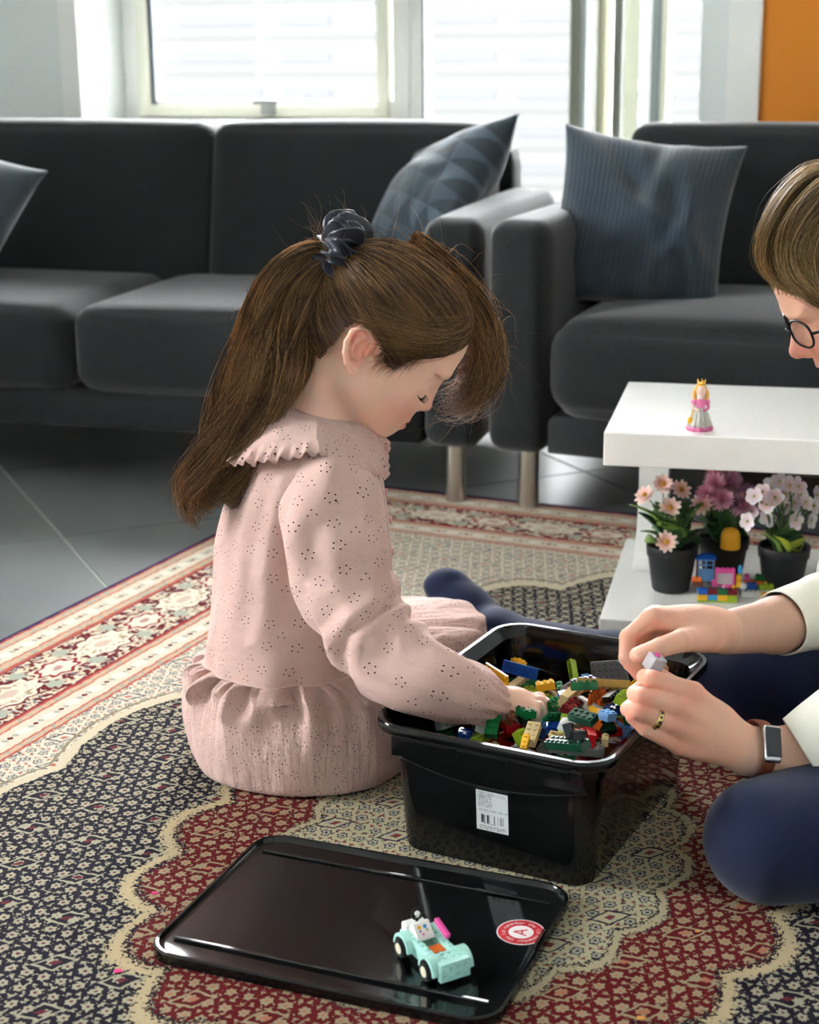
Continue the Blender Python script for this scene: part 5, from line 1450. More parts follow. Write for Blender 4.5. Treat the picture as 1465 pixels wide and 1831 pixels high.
def clear_ear(P):
    L_ = P.reshape(-1, 3) @ GMi[:3, :3].T + GMi[:3, 3]
    hit = (np.abs(L_[:, 1]) > .05) & (((L_[:, 0] + .006) / .021) ** 2 + ((L_[:, 2] + .005) / .029) ** 2 < 1)
    return P[~hit.reshape(P.shape[:2]).any(1)]
flat = clear_ear(flat); N = len(flat)
o = under_hair(strands_mesh('combed_hair', flat, .0004 + .0004 * nrs.rand(N), m_ghair, both=True)); o['kind'] = 'stuff'
# ponytail
def lock(cl, wid, N, K, seed, ydep, wave=.006, clump=22, rad=.0006, frizz=.00045):
    rs = np.random.RandomState(seed)
    C = spline([tuple(PY(u, v, y)) for u, v, y in cl], K); w = spline([(a,) for a in wid], K)[:, 0] / 1430.0
    T = np.gradient(C, axis=0); T /= np.linalg.norm(T, axis=1)[:, None]
    B = np.cross(T, np.array([0, 1.0, 0])); B /= np.linalg.norm(B, axis=1)[:, None]; D = np.cross(T, B)
    ca = rs.uniform(-1, 1, (clump, 2)); ci = rs.randint(0, clump, N)
    off = ca[ci] * .85 + rs.normal(size=(N, 2)) * .12
    r = np.linalg.norm(off, axis=1); off /= np.maximum(1, r)[:, None]
    ph = rs.uniform(0, 6.28, clump)[ci] + rs.normal(size=N) * .25; fr = rs.uniform(1.1, 2.0, clump)[ci]
    tt = np.linspace(0, 1, K)
    wv = np.sin(tt[None, :] * fr[:, None] * 2 * PI + ph[:, None]) * wave * tt[None, :] ** .7
    P = C[None] + B[None] * (off[:, 0, None] * w[None, :] + wv)[:, :, None] + D[None] * (off[:, 1, None] * ydep * np.minimum(1, w / w.max() + .2)[None, :] + .6 * np.roll(wv, 3, 1))[:, :, None]
    P += np.cumsum(rs.normal(size=(N, K, 3)) * frizz, axis=1)
    ln = rs.uniform(.74, 1.0, N)
    idx = ln[:, None] * (K - 1) * tt[None, :]; i0 = np.minimum(idx.astype(int), K - 2); f = (idx - i0)[:, :, None]
    P = P[np.arange(N)[:, None], i0] * (1 - f) + P[np.arange(N)[:, None], i0 + 1] * f
    return P, np.full(N, rad) * rs.uniform(.7, 1.3, N)
cl = [(600, 455, 2.03), (560, 462, 2.02), (520, 510, 2.0), (498, 580, 1.995), (482, 650, 1.99), (450, 720, 1.985), (418, 785, 1.98), (385, 845, 1.975), (368, 885, 1.975), (385, 908, 1.975)]
P1, r1 = lock(cl, [12, 30, 48, 58, 60, 54, 50, 46, 40, 30], 2700, 36, 5, .030, .020, 34, .0006, .0006)
o = under_hair(strands_mesh('ponytail', P1, r1 * 1.25, m_ghair)); o['kind'] = 'stuff'
# front lock falling on the far side of the face
cl = [(735, 440, 2.05), (800, 490, 2.07), (850, 560, 2.09), (868, 630, 2.095), (858, 690, 2.095), (825, 722, 2.09), (795, 712, 2.085)]
P2, r2 = lock(cl, [30, 34, 32, 30, 34, 28, 14], 640, 24, 8, .028, .010, 22, .0005, .0016)
o = under_hair(strands_mesh('front_lock', P2, r2, m_ghair)); o['kind'] = 'stuff'
# fringe over the temple on the near side: strands from the parting that sag over the hairline
N2 = 700; a0 = nrs.rand(N2)
s0 = np.stack([.085 + .02 * nrs.rand(N2), -.062 + .075 * nrs.rand(N2), .098 - .02 * nrs.rand(N2)], 1)
e0 = np.stack([.050 - .085 * nrs.rand(N2), np.full(N2, -.080), .010 + .045 * nrs.rand(N2)], 1)
tt = np.linspace(0, 1, 12)[None, :, None]
P3 = s0[:, None] * (1 - tt) + e0[:, None] * tt + np.array([.022, -.012, -.004]) * np.sin(PI * tt)
P3 = project_to(cap, P3.reshape(-1, 3) @ np.array(GM)[:3, :3].T + np.array(GM)[:3, 3], 4, .002).reshape(N2, 12, 3)
P3 = clear_ear(P3); N2 = len(P3)
nr = P3 - np.array(HC); nr /= np.linalg.norm(nr, axis=2, keepdims=True)
P3 += nr * (.003 * nrs.rand(N2, 1, 1) + .001) + np.cumsum(nrs.normal(size=(N2, 12, 3)) * .0005, axis=1)
o = under_hair(strands_mesh('fringe', P3, np.full(N2, .00045), m_ghair, both=True)); o['kind'] = 'stuff'
# short wisps at the temple and the nape
NW = 420
w0_ = np.where((np.arange(NW) < 260)[:, None], np.stack([.024 + .050 * nrs.rand(NW), np.full(NW, -.075), nrs.uniform(-.006, .03, NW)], 1), np.stack([-.030 - .04 * nrs.rand(NW), np.full(NW, -.06), nrs.uniform(-.058, -.035, NW)], 1))
w0_[:260, 2] += np.clip((w0_[:260, 0] - .045) * .9, 0, 1)
dw = np.where((np.arange(NW) < 260)[:, None], np.array([-.006, 0, -.020]), np.array([.006, 0, -.016])) * nrs.uniform(.5, 1.3, (NW, 1)) + nrs.normal(size=(NW, 3)) * .0025
aw = np.linspace(0, 1, 7)[None, :, None]
Pw = w0_[:, None] + dw[:, None] * aw + nrs.normal(size=(NW, 1, 3)) * .003 * aw * aw
Pw = project_to(headf, Pw.reshape(-1, 3) @ GR3.T + np.array(GM)[:3, 3], 3, .0012).reshape(NW, 7, 3)
o = under_hair(strands_mesh('wispy_hair', Pw, np.full(NW, .00030), m_ghair)); o['kind'] = 'stuff'
# fly-aways
S = []; K = 12
for k in range(560):
    src = flat[nrs.randint(len(flat))] if k < 190 else (P1[nrs.randint(len(P1))] if k < 320 else P2[nrs.randint(len(P2))])
    i = nrs.randint(2, len(src) - 2); p = src[i]; d = src[i + 1] - src[i]; d /= np.linalg.norm(d) + 1e-9
    n_ = p - (np.array(HC) if k < 190 else p + nrs.normal(size=3)); n_ /= np.linalg.norm(n_) + 1e-9
    L = nrs.uniform(.014, .058); a = np.linspace(0, 1, K)[:, None]; cu = nrs.normal(size=3) * .35
    S.append(p + (d * a + n_ * a * .7 + cu * a * a + .25 * nrs.normal(size=3) * np.sin(a * 5)) * L)
o = under_hair(strands_mesh('flyaway_hair', S, np.full(len(S), .00036), m_ghair)); o['kind'] = 'stuff'

# ---- scrunchie
m_satin = pmat('navy satin', srgb(26, 30, 46), .28, spec=.6, sheen=.3, var=.3, vscale=50)
sc = PY(603, 450, 2.03); axs = Vector((-.89, -.05, .45)).normalized()
q = axs.to_track_quat('Z', 'Y').to_matrix()
V = []; Fc = []; n1, n2 = 220, 26
rs = np.random.RandomState(4); ph = rs.uniform(0, 6.28, 6)
for i in range(n1):
    a = 2 * PI * i / n1
    ruf = 1 + .26 * math.sin(9 * a + ph[0]) + .20 * math.sin(14 * a + ph[1]) + .12 * math.sin(23 * a + ph[2])
    tw = .9 * math.sin(7 * a + ph[3])
    for j in range(n2):
        b_ = 2 * PI * j / n2
        r = .0195 * ruf * (1 + .22 * math.sin(3 * b_ + 11 * a + ph[4]) + .12 * math.sin(5 * b_ - 8 * a))
        R0 = .0255 + .003 * math.sin(5 * a + ph[5])
        x_ = (R0 + r * math.cos(b_ + tw)) * math.cos(a); y_ = (R0 + r * math.cos(b_ + tw)) * math.sin(a); z_ = .92 * r * math.sin(b_ + tw)
        V.append(sc + q @ Vector((x_, y_, z_)))
for i in range(n1):
    for j in range(n2): Fc.append((i * n2 + j, ((i + 1) % n1) * n2 + j, ((i + 1) % n1) * n2 + (j + 1) % n2, i * n2 + (j + 1) % n2))
o = under_girl(mesh_obj('scrunchie', V, Fc, m_satin)); o['label'] = 'dark navy satin scrunchie'

# ---- dress
def dress_mat(name_, fold):
    _m, nt, b = new_mat(name_)
    uvs = nt.coord('UV'); x, y, _ = nt.xyz(uvs)
    def eyelet(x, y, per, R0, nh, hr, seed, keep):
        cx = (x / per).floor(); cy = (y / per).floor()
        wn = nt.node('ShaderNodeTexWhiteNoise'); nt.t.links.new(nt.vec(cx, cy, seed), wn.inputs['Vector'])
        jr, jg, jb = nt.xyz(wn.outputs['Color'])
        lx = ((x / per).fract() - .5 - (jr - .5) * .18) * per; ly = ((y / per).fract() - .5 - (jg - .5) * .18) * per
        r = (lx * lx + ly * ly).sqrt(); th = ly.atan2(lx) + jb * .7
        sec = 2 * PI / nh
        da = ((th / sec).fract() - .5) * sec
        d2 = (r - R0) * (r - R0) + (r * da) * (r * da)
        ok = E(nt, wn.outputs['Value']) < keep
        return (d2 < hr * hr) * ok, d2.sqrt(), (r < R0 + hr * 2.2) * ok
    h1, dd1, em1 = eyelet(x, y, .031, .0052, 5, .00105, 1.0, .92)
    h2, dd2, em2 = eyelet(x + .0155, y + .0155, .031, .0040, 3, .00095, 7.0, .5)
    hole = h1.max(h2); emb = (em1 * (dd1 < .0019)).max(em2 * (dd2 < .0015))
    base = nt.mix(nt.noise(uvs, 18, 3), srgb(218, 178, 168), srgb(232, 197, 187))
    c = nt.mix(emb * .6, base, srgb(240, 210, 202)); c = nt.mix(hole, c, srgb(112, 66, 60))
    nt.t.links.new(c, b.inputs['Base Color']); b.inputs['Roughness'].default_value = .85; b.inputs['Specular IOR Level'].default_value = .2; b.inputs['Sheen Weight'].default_value = .25
    wv = nt.noise(uvs, 900, 2) * .25 + nt.noise(uvs, 26, 4) * 2.6 - hole * 1.0 + emb * .35
    if fold: wv = wv + nt.noise(nt.vec(x * 55.0, y * 8.0), 1, 3) * 2.2 * fold
    nt.t.links.new(nt.bump(wv, .8, .004), b.inputs['Normal'])
    tr = nt.node('ShaderNodeBsdfTranslucent'); nt.t.links.new(c, tr.inputs[0]); mx = nt.node('ShaderNodeMixShader'); mx.inputs[0].default_value = .14
    nt.t.links.new(b.outputs[0], mx.inputs[1]); nt.t.links.new(tr.outputs[0], mx.inputs[2]); nt.t.links.new(mx.outputs[0], nt.n['Material Output'].inputs[0])
    return _m
m_dress = dress_mat('pink eyelet cotton', 0.0); m_skirt = dress_mat('gathered pink eyelet cotton', 1.0)
m_collar = m_dress
M_ = 260; th = np.linspace(0, 2 * PI, M_, endpoint=False)
def fsum(rs, th, ns, amp):
    o = np.zeros_like(th)
    for n in ns: o += np.sin(n * th + rs.uniform(0, 6.28)) * rs.uniform(.5, 1)
    return o * amp / len(ns)
rsD = np.random.RandomState(3)
keyr = [(748, 508, 636, .058), (772, 476, 655, .100), (806, 446, 668, .120), (870, 414, 684, .126), (950, 394, 698, .124), (1040, 385, 702, .122), (1110, 376, 688, .122), (1166, 370, 664, .124)]
kr = []
for v, ub, uf, hw in keyr:
    a = PY(ub, v, 2.03); c_ = PY(uf, v, 2.03); kr.append(((a.x + c_.x) / 2, (a.z + c_.z) / 2, (c_.x - a.x) / 2, hw))
kr = spline(kr, 44)
bod = []
wr1 = [fsum(rsD, th, (7, 11, 16), 1.0) for _ in range(4)]
for i, (cx, cz, rx, ry) in enumerate(kr):
    t = i / 43; w = np.interp(t, [0, .3, .6, 1], [0, 1, 2, 3]); k = int(min(w, 2.999)); wf = wr1[k] * (1 - (w - k)) + wr1[k + 1] * (w - k)
    d = .0075 * wf * min(1, t * 3)
    e = .92
    ct, sn = np.cos(th), np.sin(th); X = cx + (rx + d) * np.sign(ct) * np.abs(ct) ** e; Y = 2.03 + (ry + d) * np.sign(sn) * np.abs(sn) ** e
    bod.append(np.stack([X, Y, np.full(M_, cz) + .008 * np.sin(th) * 0], 1))
dress = under_girl(ring_loft('dress', bod, m_dress, None)); dress['label'] = 'pink eyelet cotton dress'
def under_dress(o): o.parent = dress; o.matrix_parent_inverse = Matrix.Identity(4); return o
# skirt
waist = bod[-1]
bot = closed_spline([(.03, 2.06), (.09, 2.17), (.105, 2.27), (.03, 2.35), (-.10, 2.31), (-.23, 2.21), (-.297, 2.10), (-.290, 2.01), (-.245, 1.935), (-.155, 1.898), (-.065, 1.912), (-.015, 1.965)], M_)
# align start to theta = 0 (toward +x) ; both run counter-clockwise
mid = bot.copy(); cen = np.array([-.13, 2.08])
zm = .108 + .022 * np.clip((bot[:, 0] + .1) * 6, 0, 1)
RN = 40; sk = []
f_hi = fsum(rsD, th, (38, 47, 55, 63), 1.0); f_md = fsum(rsD, th, (17, 23, 29), 1.0); f_lo = fsum(rsD, th, (7, 10, 13), 1.0); f_l2 = fsum(rsD, th, (9, 12, 16), 1.0)
for i in range(RN):
    t = i / (RN - 1)
    up3 = np.c_[waist[:, :2], np.full(M_, waist[0, 2])]
    m3 = np.c_[cen + (mid - cen) * 1.0, zm]; b3 = np.c_[cen + (bot - cen) * .985, np.full(M_, RUGZ + .004)]
    # quadratic-ish profile: waist -> full bulge -> hem
    if t < .62: s = t / .62; e = math.sin(s * PI / 2) ** .75; Pn = np.c_[(up3[:, :2] * (1 - e) + m3[:, :2] * e), up3[:, 2] * (1 - s) + m3[:, 2] * s]
    else: s = (t - .62) / .38; Pn = m3 * (1 - s) + b3 * s; Pn[:, :2] = cen + (Pn[:, :2] - cen) * (1 + .035 * math.sin(PI * s))[..., None] if False else cen + (Pn[:, :2] - cen) * (1 + .03 * math.sin(PI * s))
    dv = Pn[:, :2] - cen; dv /= np.linalg.norm(dv, axis=1)[:, None]
    amp = .0085 * f_hi * math.exp(-((t - .10) / .16) ** 2) + .0260 * f_md * math.exp(-((t - .28) / .30) ** 2) + .026 * f_lo * np.clip((t - .25) / .3, 0, 1) * (1 - t) * 1.6 + .022 * f_l2 * np.clip((t - .5) / .3, 0, 1) * (1.05 - t)
    if i == 0: amp = amp * 0 - .001
    Pn[:, :2] += dv * amp[:, None]; Pn[:, 2] += .010 * f_l2 * math.sin(PI * t) * (t > .3)
    Pn[:, 2] = np.maximum(Pn[:, 2], RUGZ + .003)
    sk.append(Pn)
h3 = sk[-1].copy(); h3[:, :2] = cen + (h3[:, :2] - cen) * .93; h3[:, 2] = RUGZ + .0022; sk.append(h3)
under_dress(ring_loft('skirt', sk, m_skirt, None))
# waist seam piping
C = np.vstack([waist, waist[:1]]); C = C + np.array([0, 0, -.001]); V, Fc, _ = tube_mesh(C, np.full(len(C), .0016), 6, (0, 0, 1), close=False); under_dress(mesh_obj('waist_seam', V, Fc, m_dress))
# sleeves
def sleeve(name, pts, rad, seed, flat=1.0):
    n = 90; rs = np.random.RandomState(seed)
    C = spline([tuple(p) for p in pts], n); r = spline([(a,) for a in rad], n)[:, 0]
    ph = rs.uniform(0, 6.28, 8)
    def rf(L, a):
        t = L / L.max()
        w = .050 * np.sin(3 * a + 16 * t + ph[0]) + .045 * np.sin(2 * a - 25 * t + ph[1]) + .034 * np.sin(5 * a + 33 * t + ph[2]) + .022 * np.sin(9 * a + 9 * t + ph[4])
        bend = np.exp(-((t - .55) / .09) ** 2) * .11 * np.sin(62 * t + 2 * a + ph[3])
        gath = .05 * np.sin(19 * a + ph[5]) * np.exp(-(t / .05) ** 2) + .08 * np.sin(13 * a + ph[6]) * np.exp(-((1 - t) / .10) ** 2)
        return 1 + w + bend + gath
    V, Fc, uv = tube_mesh(C, np.stack([r * flat, r], 1), 96, (0, -1, 0), rf, close=False)
    o = under_dress(mesh_obj(name, V, Fc, m_dress, None, True, uv=uv))
    return o
px = 1 / 1450.
sleeve('sleeve', [PY(574, 800, 1.965), PY(578, 826, 1.945), PY(588, 885, 1.925), PY(598, 960, 1.905), PY(622, 1050, 1.88), PY(660, 1132, 1.855), PY(715, 1190, 1.822), PY(790, 1222, 1.80), PY(860, 1247, 1.815), PY(900, 1262, 1.83), PY(908, 1264, 1.832)],
       [26 * px, 54 * px, 84 * px, 92 * px, 84 * px, 80 * px, 74 * px, 62 * px, 47 * px, 27 * px, 26 * px], 5)
sleeve('sleeve', [Vector((-.12, 2.10, .435)), Vector((-.115, 2.135, .40)), Vector((-.11, 2.165, .32)), Vector((-.11, 2.175, .25)), Vector((-.10, 2.155, .205)), Vector((-.088, 2.135, .168))], [.03, .045, .050, .046, .040, .021], 9)
# collar: two rounded flaps with a frilled edge, open at the front
NK = (PY(508, 742, 2.03) + PY(640, 752, 2.03)) / 2
def collar(name, a0, a1, seed, outm):
    rs = np.random.RandomState(seed); n = 320; rows_ = 24; V = []; uv = []
    ph = rs.uniform(0, 6.28, 4)
    for j in range(rows_):
        s = j / (rows_ - 1)
        for i in range(n):
            t = i / (n - 1); a = math.radians(a0 + (a1 - a0) * t)
            endr = min(1, (min(t, 1 - t) / .14)) ** .5; ext = s * (.35 + .65 * endr)
            rx0, ry0 = .046, .050
            drop_ = ext
            ox = math.cos(a); oy = math.sin(a)
            R1x = (.095 if ox < 0 else .050); R1y = .078
            x_ = NK.x + ox * (rx0 + R1x * drop_) ; y_ = 2.03 + oy * (ry0 + R1y * drop_)
            z_ = NK.z + .012 - ox * .012 - .010 * drop_ - .045 * drop_ ** 2 * (abs(ox) + .25) + .006 * math.sin(PI * s)
            fr = max(0, (s - .86) / .14)
            wv_ = fr * (.0032 * math.sin(i * .52 + ph[0]) + .0022 * math.sin(i * .31 + ph[1]))
            z_ += wv_ + fr * -.004; x_ += ox * fr * .004 + wv_ * ox * .6; y_ += oy * fr * .004 + wv_ * oy * .6
            V.append((x_, y_, z_)); uv.append((t * .3, s * .1 + .7))
    Fc = [(j * n + i, j * n + i + 1, (j + 1) * n + i + 1, (j + 1) * n + i) for j in range(rows_ - 1) for i in range(n - 1)]
    o = under_dress(mesh_obj(name, V, Fc, m_dress, None, True, uv=uv)); m = o.modifiers.new('thickness', 'SOLIDIFY'); m.thickness = .0016; m.offset = 1
    return o
collar('collar', 184, 352, 1, 1); collar('collar', 8, 176, 2, 1)
# buttons down the front
m_btn = pmat('pink button', srgb(222, 170, 166), .4)
for v, u in ((880, 690), (930, 698), (985, 702), (1035, 704)):
    p = PY(u, v, 2.02); bm = bmesh.new(); add_cyl(bm, (-.001, 0, 0), (.002, 0, 0), .005, n=14); o = under_dress(bm_obj('button', bm, m_btn, None, True)); o.location = p
# ------------------------------------------------------------------ the woman at the right
m_wskin = skin_mat('adult skin', srgb(228, 178, 152), srgb(222, 128, 108), srgb(190, 96, 92), 1.0)
m_whair = hair_mat('dark blond hair', srgb(124, 94, 56), srgb(236, 204, 150), .35, .35)
m_tights = pmat('navy tights', srgb(21, 30, 60), .8, spec=.2, sheen=.2, var=.12, vscale=20, bump=.25, bscale=1200)
m_shirt = pmat('white cotton shirt', srgb(236, 234, 222), .8, spec=.2, sheen=.15, var=.03, vscale=15, bump=.5, bscale=26)
wom = empty('person', (.80, 1.98, RUGZ)); WI = Matrix.Translation((-.80, -1.98, -RUGZ))
tag(wom, 'adult in a white shirt, navy tights and glasses sitting beside the black box', 'person')
def under_w(o): o.parent = wom; o.matrix_parent_inverse = WI; return o
WC = Vector((.573, 2.0, .643))
WM = frame_mat(WC, (-.91, -.03, -.41)); WMi = np.array(WM.inverted())
wb = SDF(); wb.ops = list(head_sdf().ops)
wb.cap((.101, 0, .002), (.1165, 0, -.031), .0065, .0090, .008); wb.ell((.1165, 0, -.035), (.0100, .0095, .0085), .005)
for y in (-1, 1): wb.ell((.106, y * .0105, -.039), (.0085, .0060, .0065), .006)
ear_sdf(wb, -1); ear_sdf(wb, 1)
wb.xform(np.array(WM))
wb.cap(WM @ Vector((-.02, 0, -.04)), (.665, 2.0, .505), .052, .056, .03)
wb.ell((.715, 2.0, .40), (.10, .16, .13), .06); wb.ell((.79, 2.0, .26), (.105, .15, .14), .06); wb.ell((.83, 1.98, .13), (.14, .17, .105), .05)
wb.cap((.68, 1.84, .475), (.68, 2.16, .475), .055, .055, .04)
hipn, kn, an = (.83, 1.86, .105), (.392, 1.662, .074), (.80, 1.605, .058)
hipf, kf, af = (.83, 2.08, .110), (.475, 2.10, .084), (.135, 2.370, .056)
legs = SDF()
legs.cap(hipn, kn, .082, .066, .03); legs.cap((kn[0] + .012, kn[1] - .014, .070), an, .058, .044, .03); legs.ell((.86, 1.65, .045), (.08, .035, .03), .02)
legs.cap(hipf, kf, .085, .064, .03); legs.cap(kf, (.30, 2.235, .060), .056, .048, .02); legs.cap((.30, 2.235, .060), af, .048, .038, .02)
ft = tovec([(800, 1056, 2.45), (832, 1094, 2.43), (878, 1142, 2.40)])
legs.cap(af, (af[0] - .02, af[1] + .03, .05), .038, .036, .02); legs.cap(ft[2], ft[1], .044, .041, .02); legs.cap(ft[1], ft[0], .041, .033, .02); legs.cap(ft[2], af, .042, .040, .02)
for u_, v_, r_ in ((776, 1046, .016), (788, 1036, .0145), (802, 1032, .013), (816, 1036, .0125), (828, 1044, .0115)): legs.ell(np.array(PY(u_, v_, 2.45)), (r_, r_ * 1.3, r_), .010)
for o_ in legs.ops: 
    if o_[0] == 'cap': wb.ops.append(('cap', o_[1], o_[2], o_[3] - .012, o_[4] - .012, o_[5], False))
lo, hi = legs.bounds(); V, Fq = surface_nets(legs, lo, hi, .005); V[:, 2] = np.maximum(V[:, 2], RUGZ + .001); o = under_w(np_mesh('tights', V, Fq, m_tights)); o['label'] = 'dark navy blue tights'
# coarse body, then finely modelled forearms and hands joined into the same mesh
arms = SDF()
# far (right) arm and hand
fw, fe_ = np.array(PY(1298, 1131, 1.87)), np.array((.59, 2.03, .232))
wb.cap((.68, 2.15, .47), fe_, .048, .040, .03)
arms.cap(fe_, np.array(PY(1386, 1118, 1.925)), .038, .034, .01); arms.cap(np.array(PY(1386, 1118, 1.925)), fw, .034, .0265, .01)
arms.ell(np.array(PY(1245, 1122, 1.85)), (.042, .030, .026), .02)
fm = {'i': (1166, 1106, 1.815), 'm': (1172, 1102, 1.838), 'r': (1182, 1106, 1.860), 'l': (1196, 1114, 1.880)}
for k_, p_ in fm.items(): arms.cap(fw * .75 + np.array(PY(*p_)) * .25, np.array(PY(*p_)), .020, .0125, .014)
finger(arms, tovec([fm['i'], (1124, 1140, 1.806), (1121, 1176, 1.796), (1143, 1206, 1.787)]), (.0120, .0108, .0095, .0080), .006)
finger(arms, tovec([fm['m'], (1128, 1146, 1.832), (1128, 1186, 1.828), (1152, 1210, 1.816)]), (.0120, .0108, .0095, .0080), .006)
finger(arms, tovec([fm['r'], (1142, 1150, 1.856), (1142, 1188, 1.852), (1168, 1208, 1.842)]), (.0115, .0102, .0090, .0075), .006)
finger(arms, tovec([fm['l'], (1164, 1150, 1.878), (1166, 1180, 1.876), (1186, 1196, 1.868)]), (.0100, .0090, .0080, .0068), .006)
finger(arms, tovec([(1262, 1140, 1.835), (1218, 1146, 1.792), (1180, 1158, 1.770), (1141, 1172, 1.764)]), (.0160, .0135, .0115, .0098), .014)
# near (left) arm and hand
nw, ne_ = np.array(PY(1338, 1343, 1.722)), np.array((.61, 1.745, .235))
wb.cap((.68, 1.85, .47), ne_, .048, .040, .03)
arms.cap(ne_, np.array(PY(1430, 1352, 1.738)), .038, .036, .01); arms.cap(np.array(PY(1430, 1352, 1.738)), nw, .034, .0285, .01)
nm = {'i': (1240, 1238, 1.722), 'm': (1216, 1264, 1.706), 'r': (1208, 1296, 1.702), 'l': (1214, 1332, 1.708)}
arms.ell(np.array(PY(1262, 1306, 1.722)), (.040, .022, .036), .02)
for k_, p_ in nm.items(): arms.cap(nw * .8 + np.array(PY(*p_)) * .2, np.array(PY(*p_)), .0195, .0118, .009)
finger(arms, tovec([nm['i'], (1166, 1215, 1.720), (1154, 1211, 1.744), (1166, 1206, 1.762)]), (.0122, .0110, .0096, .0082), .003)
finger(arms, tovec([nm['m'], (1150, 1246, 1.704), (1136, 1240, 1.728), (1150, 1226, 1.745)]), (.0122, .0108, .0095, .0080), .0025)
finger(arms, tovec([nm['r'], (1142, 1272, 1.698), (1124, 1268, 1.720), (1136, 1254, 1.738)]), (.0116, .0102, .0090, .0076), .0025)
finger(arms, tovec([nm['l'], (1155, 1302, 1.700), (1132, 1282, 1.704), (1127, 1272, 1.708)]), (.0105, .0092, .0080, .0068), .0025)
finger(arms, tovec([(1300, 1316, 1.752), (1250, 1262, 1.775), (1205, 1226, 1.780), (1176, 1206, 1.772)]), (.0160, .0130, .0112, .0095), .012)
wb2 = SDF(); wb2.ops = wb.ops + [o_ for o_ in arms.ops if o_[0] == 'cap' and max(o_[3], o_[4]) > .0335]
lo, hi = wb2.bounds()
V1, F1 = surface_nets(wb2, lo, hi, .0042); V1[:, 2] = np.maximum(V1[:, 2], RUGZ + .002)
lo, hi = arms.bounds(); V2, F2 = surface_nets(arms, lo, hi, .0020)
wbo = under_w(np_mesh('body', np.vstack([V1, V2]), np.vstack([F1, F2 + len(V1)]), m_wskin))
V = np.vstack([V1, V2]); Lc = V @ WMi[:3, :3].T + WMi[:3, 3]
set_attr(wbo, 'lip', np.clip(1.1 * gauss((.100, 0, -.0670), (.012, .016, .008)), 0, .8))
bl = .6 * gauss((.118, 0, -.036), (.016, .018, .018)) + .5 * gauss((.085, -.04, -.045), (.03, .03, .025)) + .5 * gauss((.085, .04, -.045), (.03, .03, .025))
for p_ in list(fm.values()) + list(nm.values()) + [(1124, 1140, 1.806), (1164, 1209, 1.722), (1150, 1246, 1.704), (1142, 1272, 1.698), (1143, 1206, 1.787), (1128, 1276, 1.71)]:
    bl = bl + .55 * np.exp(-np.sum(((V - np.array(PY(*p_))) / .014) ** 2, 1))
set_attr(wbo, 'blush', np.clip(bl, 0, .75))
# nails
m_nail = pmat('fingernail', srgb(236, 190, 172), .25)
def nail(p, d, n, L, W):
    p = Vector(p); d = Vector(d).normalized(); n = Vector(n); n = (n - d * n.dot(d)).normalized(); s = d.cross(n)
    Vn = []; Fn = []
    for i in range(6):
        t = i / 5
        for j in range(5):
            q = (j - 2) / 2; w = W * .5 * (1 - .35 * max(0, t - .7) / .3)
            Vn.append(p + d * (L * (t - .5)) + s * (q * w) + n * (-.30 * W * q * q - .02 * W))
    for i in range(5):
        for j in range(4): Fn.append((i * 5 + j, i * 5 + j + 1, i * 5 + 6 + j, i * 5 + 5 + j))
    o = under_w(mesh_obj('fingernail', Vn, Fn, m_nail)); m = o.modifiers.new('t', 'SOLIDIFY'); m.thickness = .0006; return o
tp = np.array(PY(1141, 1172, 1.764)); tq = np.array(PY(1180, 1158, 1.770)); nail(tp + np.array([.003, -.0092, .0035]), tp - tq, (0.1, -1, .35), .0135, .0125)
tp = np.array(PY(1127, 1272, 1.708)); tq = np.array(PY(1132, 1282, 1.704)); nail(tp + np.array([-.003, -.005, .004]), tp - tq, (-.5, -.7, .5), .008, .0075)
# hair cap and swept locks
wc = SDF(); wc.ell((.002, 0, .034), (.100, .083, .092), .01); wc.ell((.046, 0, .055), (.066, .068, .056), .03); wc.ell((-.02, 0, -.01), (.085, .080, .085), .03); wc.xform(np.array(WM))
lo, hi = wc.bounds(); V, Fq = surface_nets(wc, lo, hi, .004); Lc = V @ WMi[:3, :3].T + WMi[:3, 3]
ins = (Lc[:, 2] > np.where(Lc[:, 0] > .055, .045 + .6 * (Lc[:, 0] - .055), np.where(Lc[:, 0] > .02, -.02, -.085)))
Fk = Fq[ins[Fq].all(1)]; used = np.unique(Fk); mp = np.full(len(V), -1); mp[used] = np.arange(len(used))
wh = under_w(np_mesh('hair', V[used], mp[Fk], m_whair)); set_attr(wh, 'strand', np.full(len(used), .25)); wh['label'] = 'dark blond hair swept over the forehead'
def under_wh(o): o.parent = wh; o.matrix_parent_inverse = Matrix.Identity(4); o['kind'] = 'stuff'; return o
locks = [([(1530, 330, 1.99), (1465, 318, 1.975), (1412, 360, 1.965), (1378, 415, 1.958), (1374, 460, 1.955), (1398, 492, 1.95), (1450, 515, 1.94), (1510, 545, 1.92)], [20, 26, 30, 26, 24, 22, 22, 16], 800),
         ([(1540, 330, 1.96), (1480, 345, 1.94), (1438, 395, 1.925), (1418, 445, 1.918), (1430, 490, 1.912), (1480, 530, 1.905), (1530, 570, 1.90)], [22, 28, 30, 28, 26, 24, 14], 700),
         ([(1560, 340, 1.94), (1510, 370, 1.92), (1480, 430, 1.905), (1478, 490, 1.90), (1500, 560, 1.895), (1520, 640, 1.90)], [24, 30, 32, 30, 28, 14], 500),
         ([(1530, 322, 2.03), (1462, 316, 2.035), (1412, 362, 2.04), (1384, 420, 2.045), (1390, 470, 2.05), (1412, 500, 2.06)], [24, 28, 28, 26, 22, 14], 500)]
for i, (c_, w_, n_) in enumerate(locks):
    P_, r_ = lock(c_, w_, n_, 22, 30 + i, .020, .004, 12, .0005); under_wh(strands_mesh('hair_lock', P_, r_, m_whair))
S = []
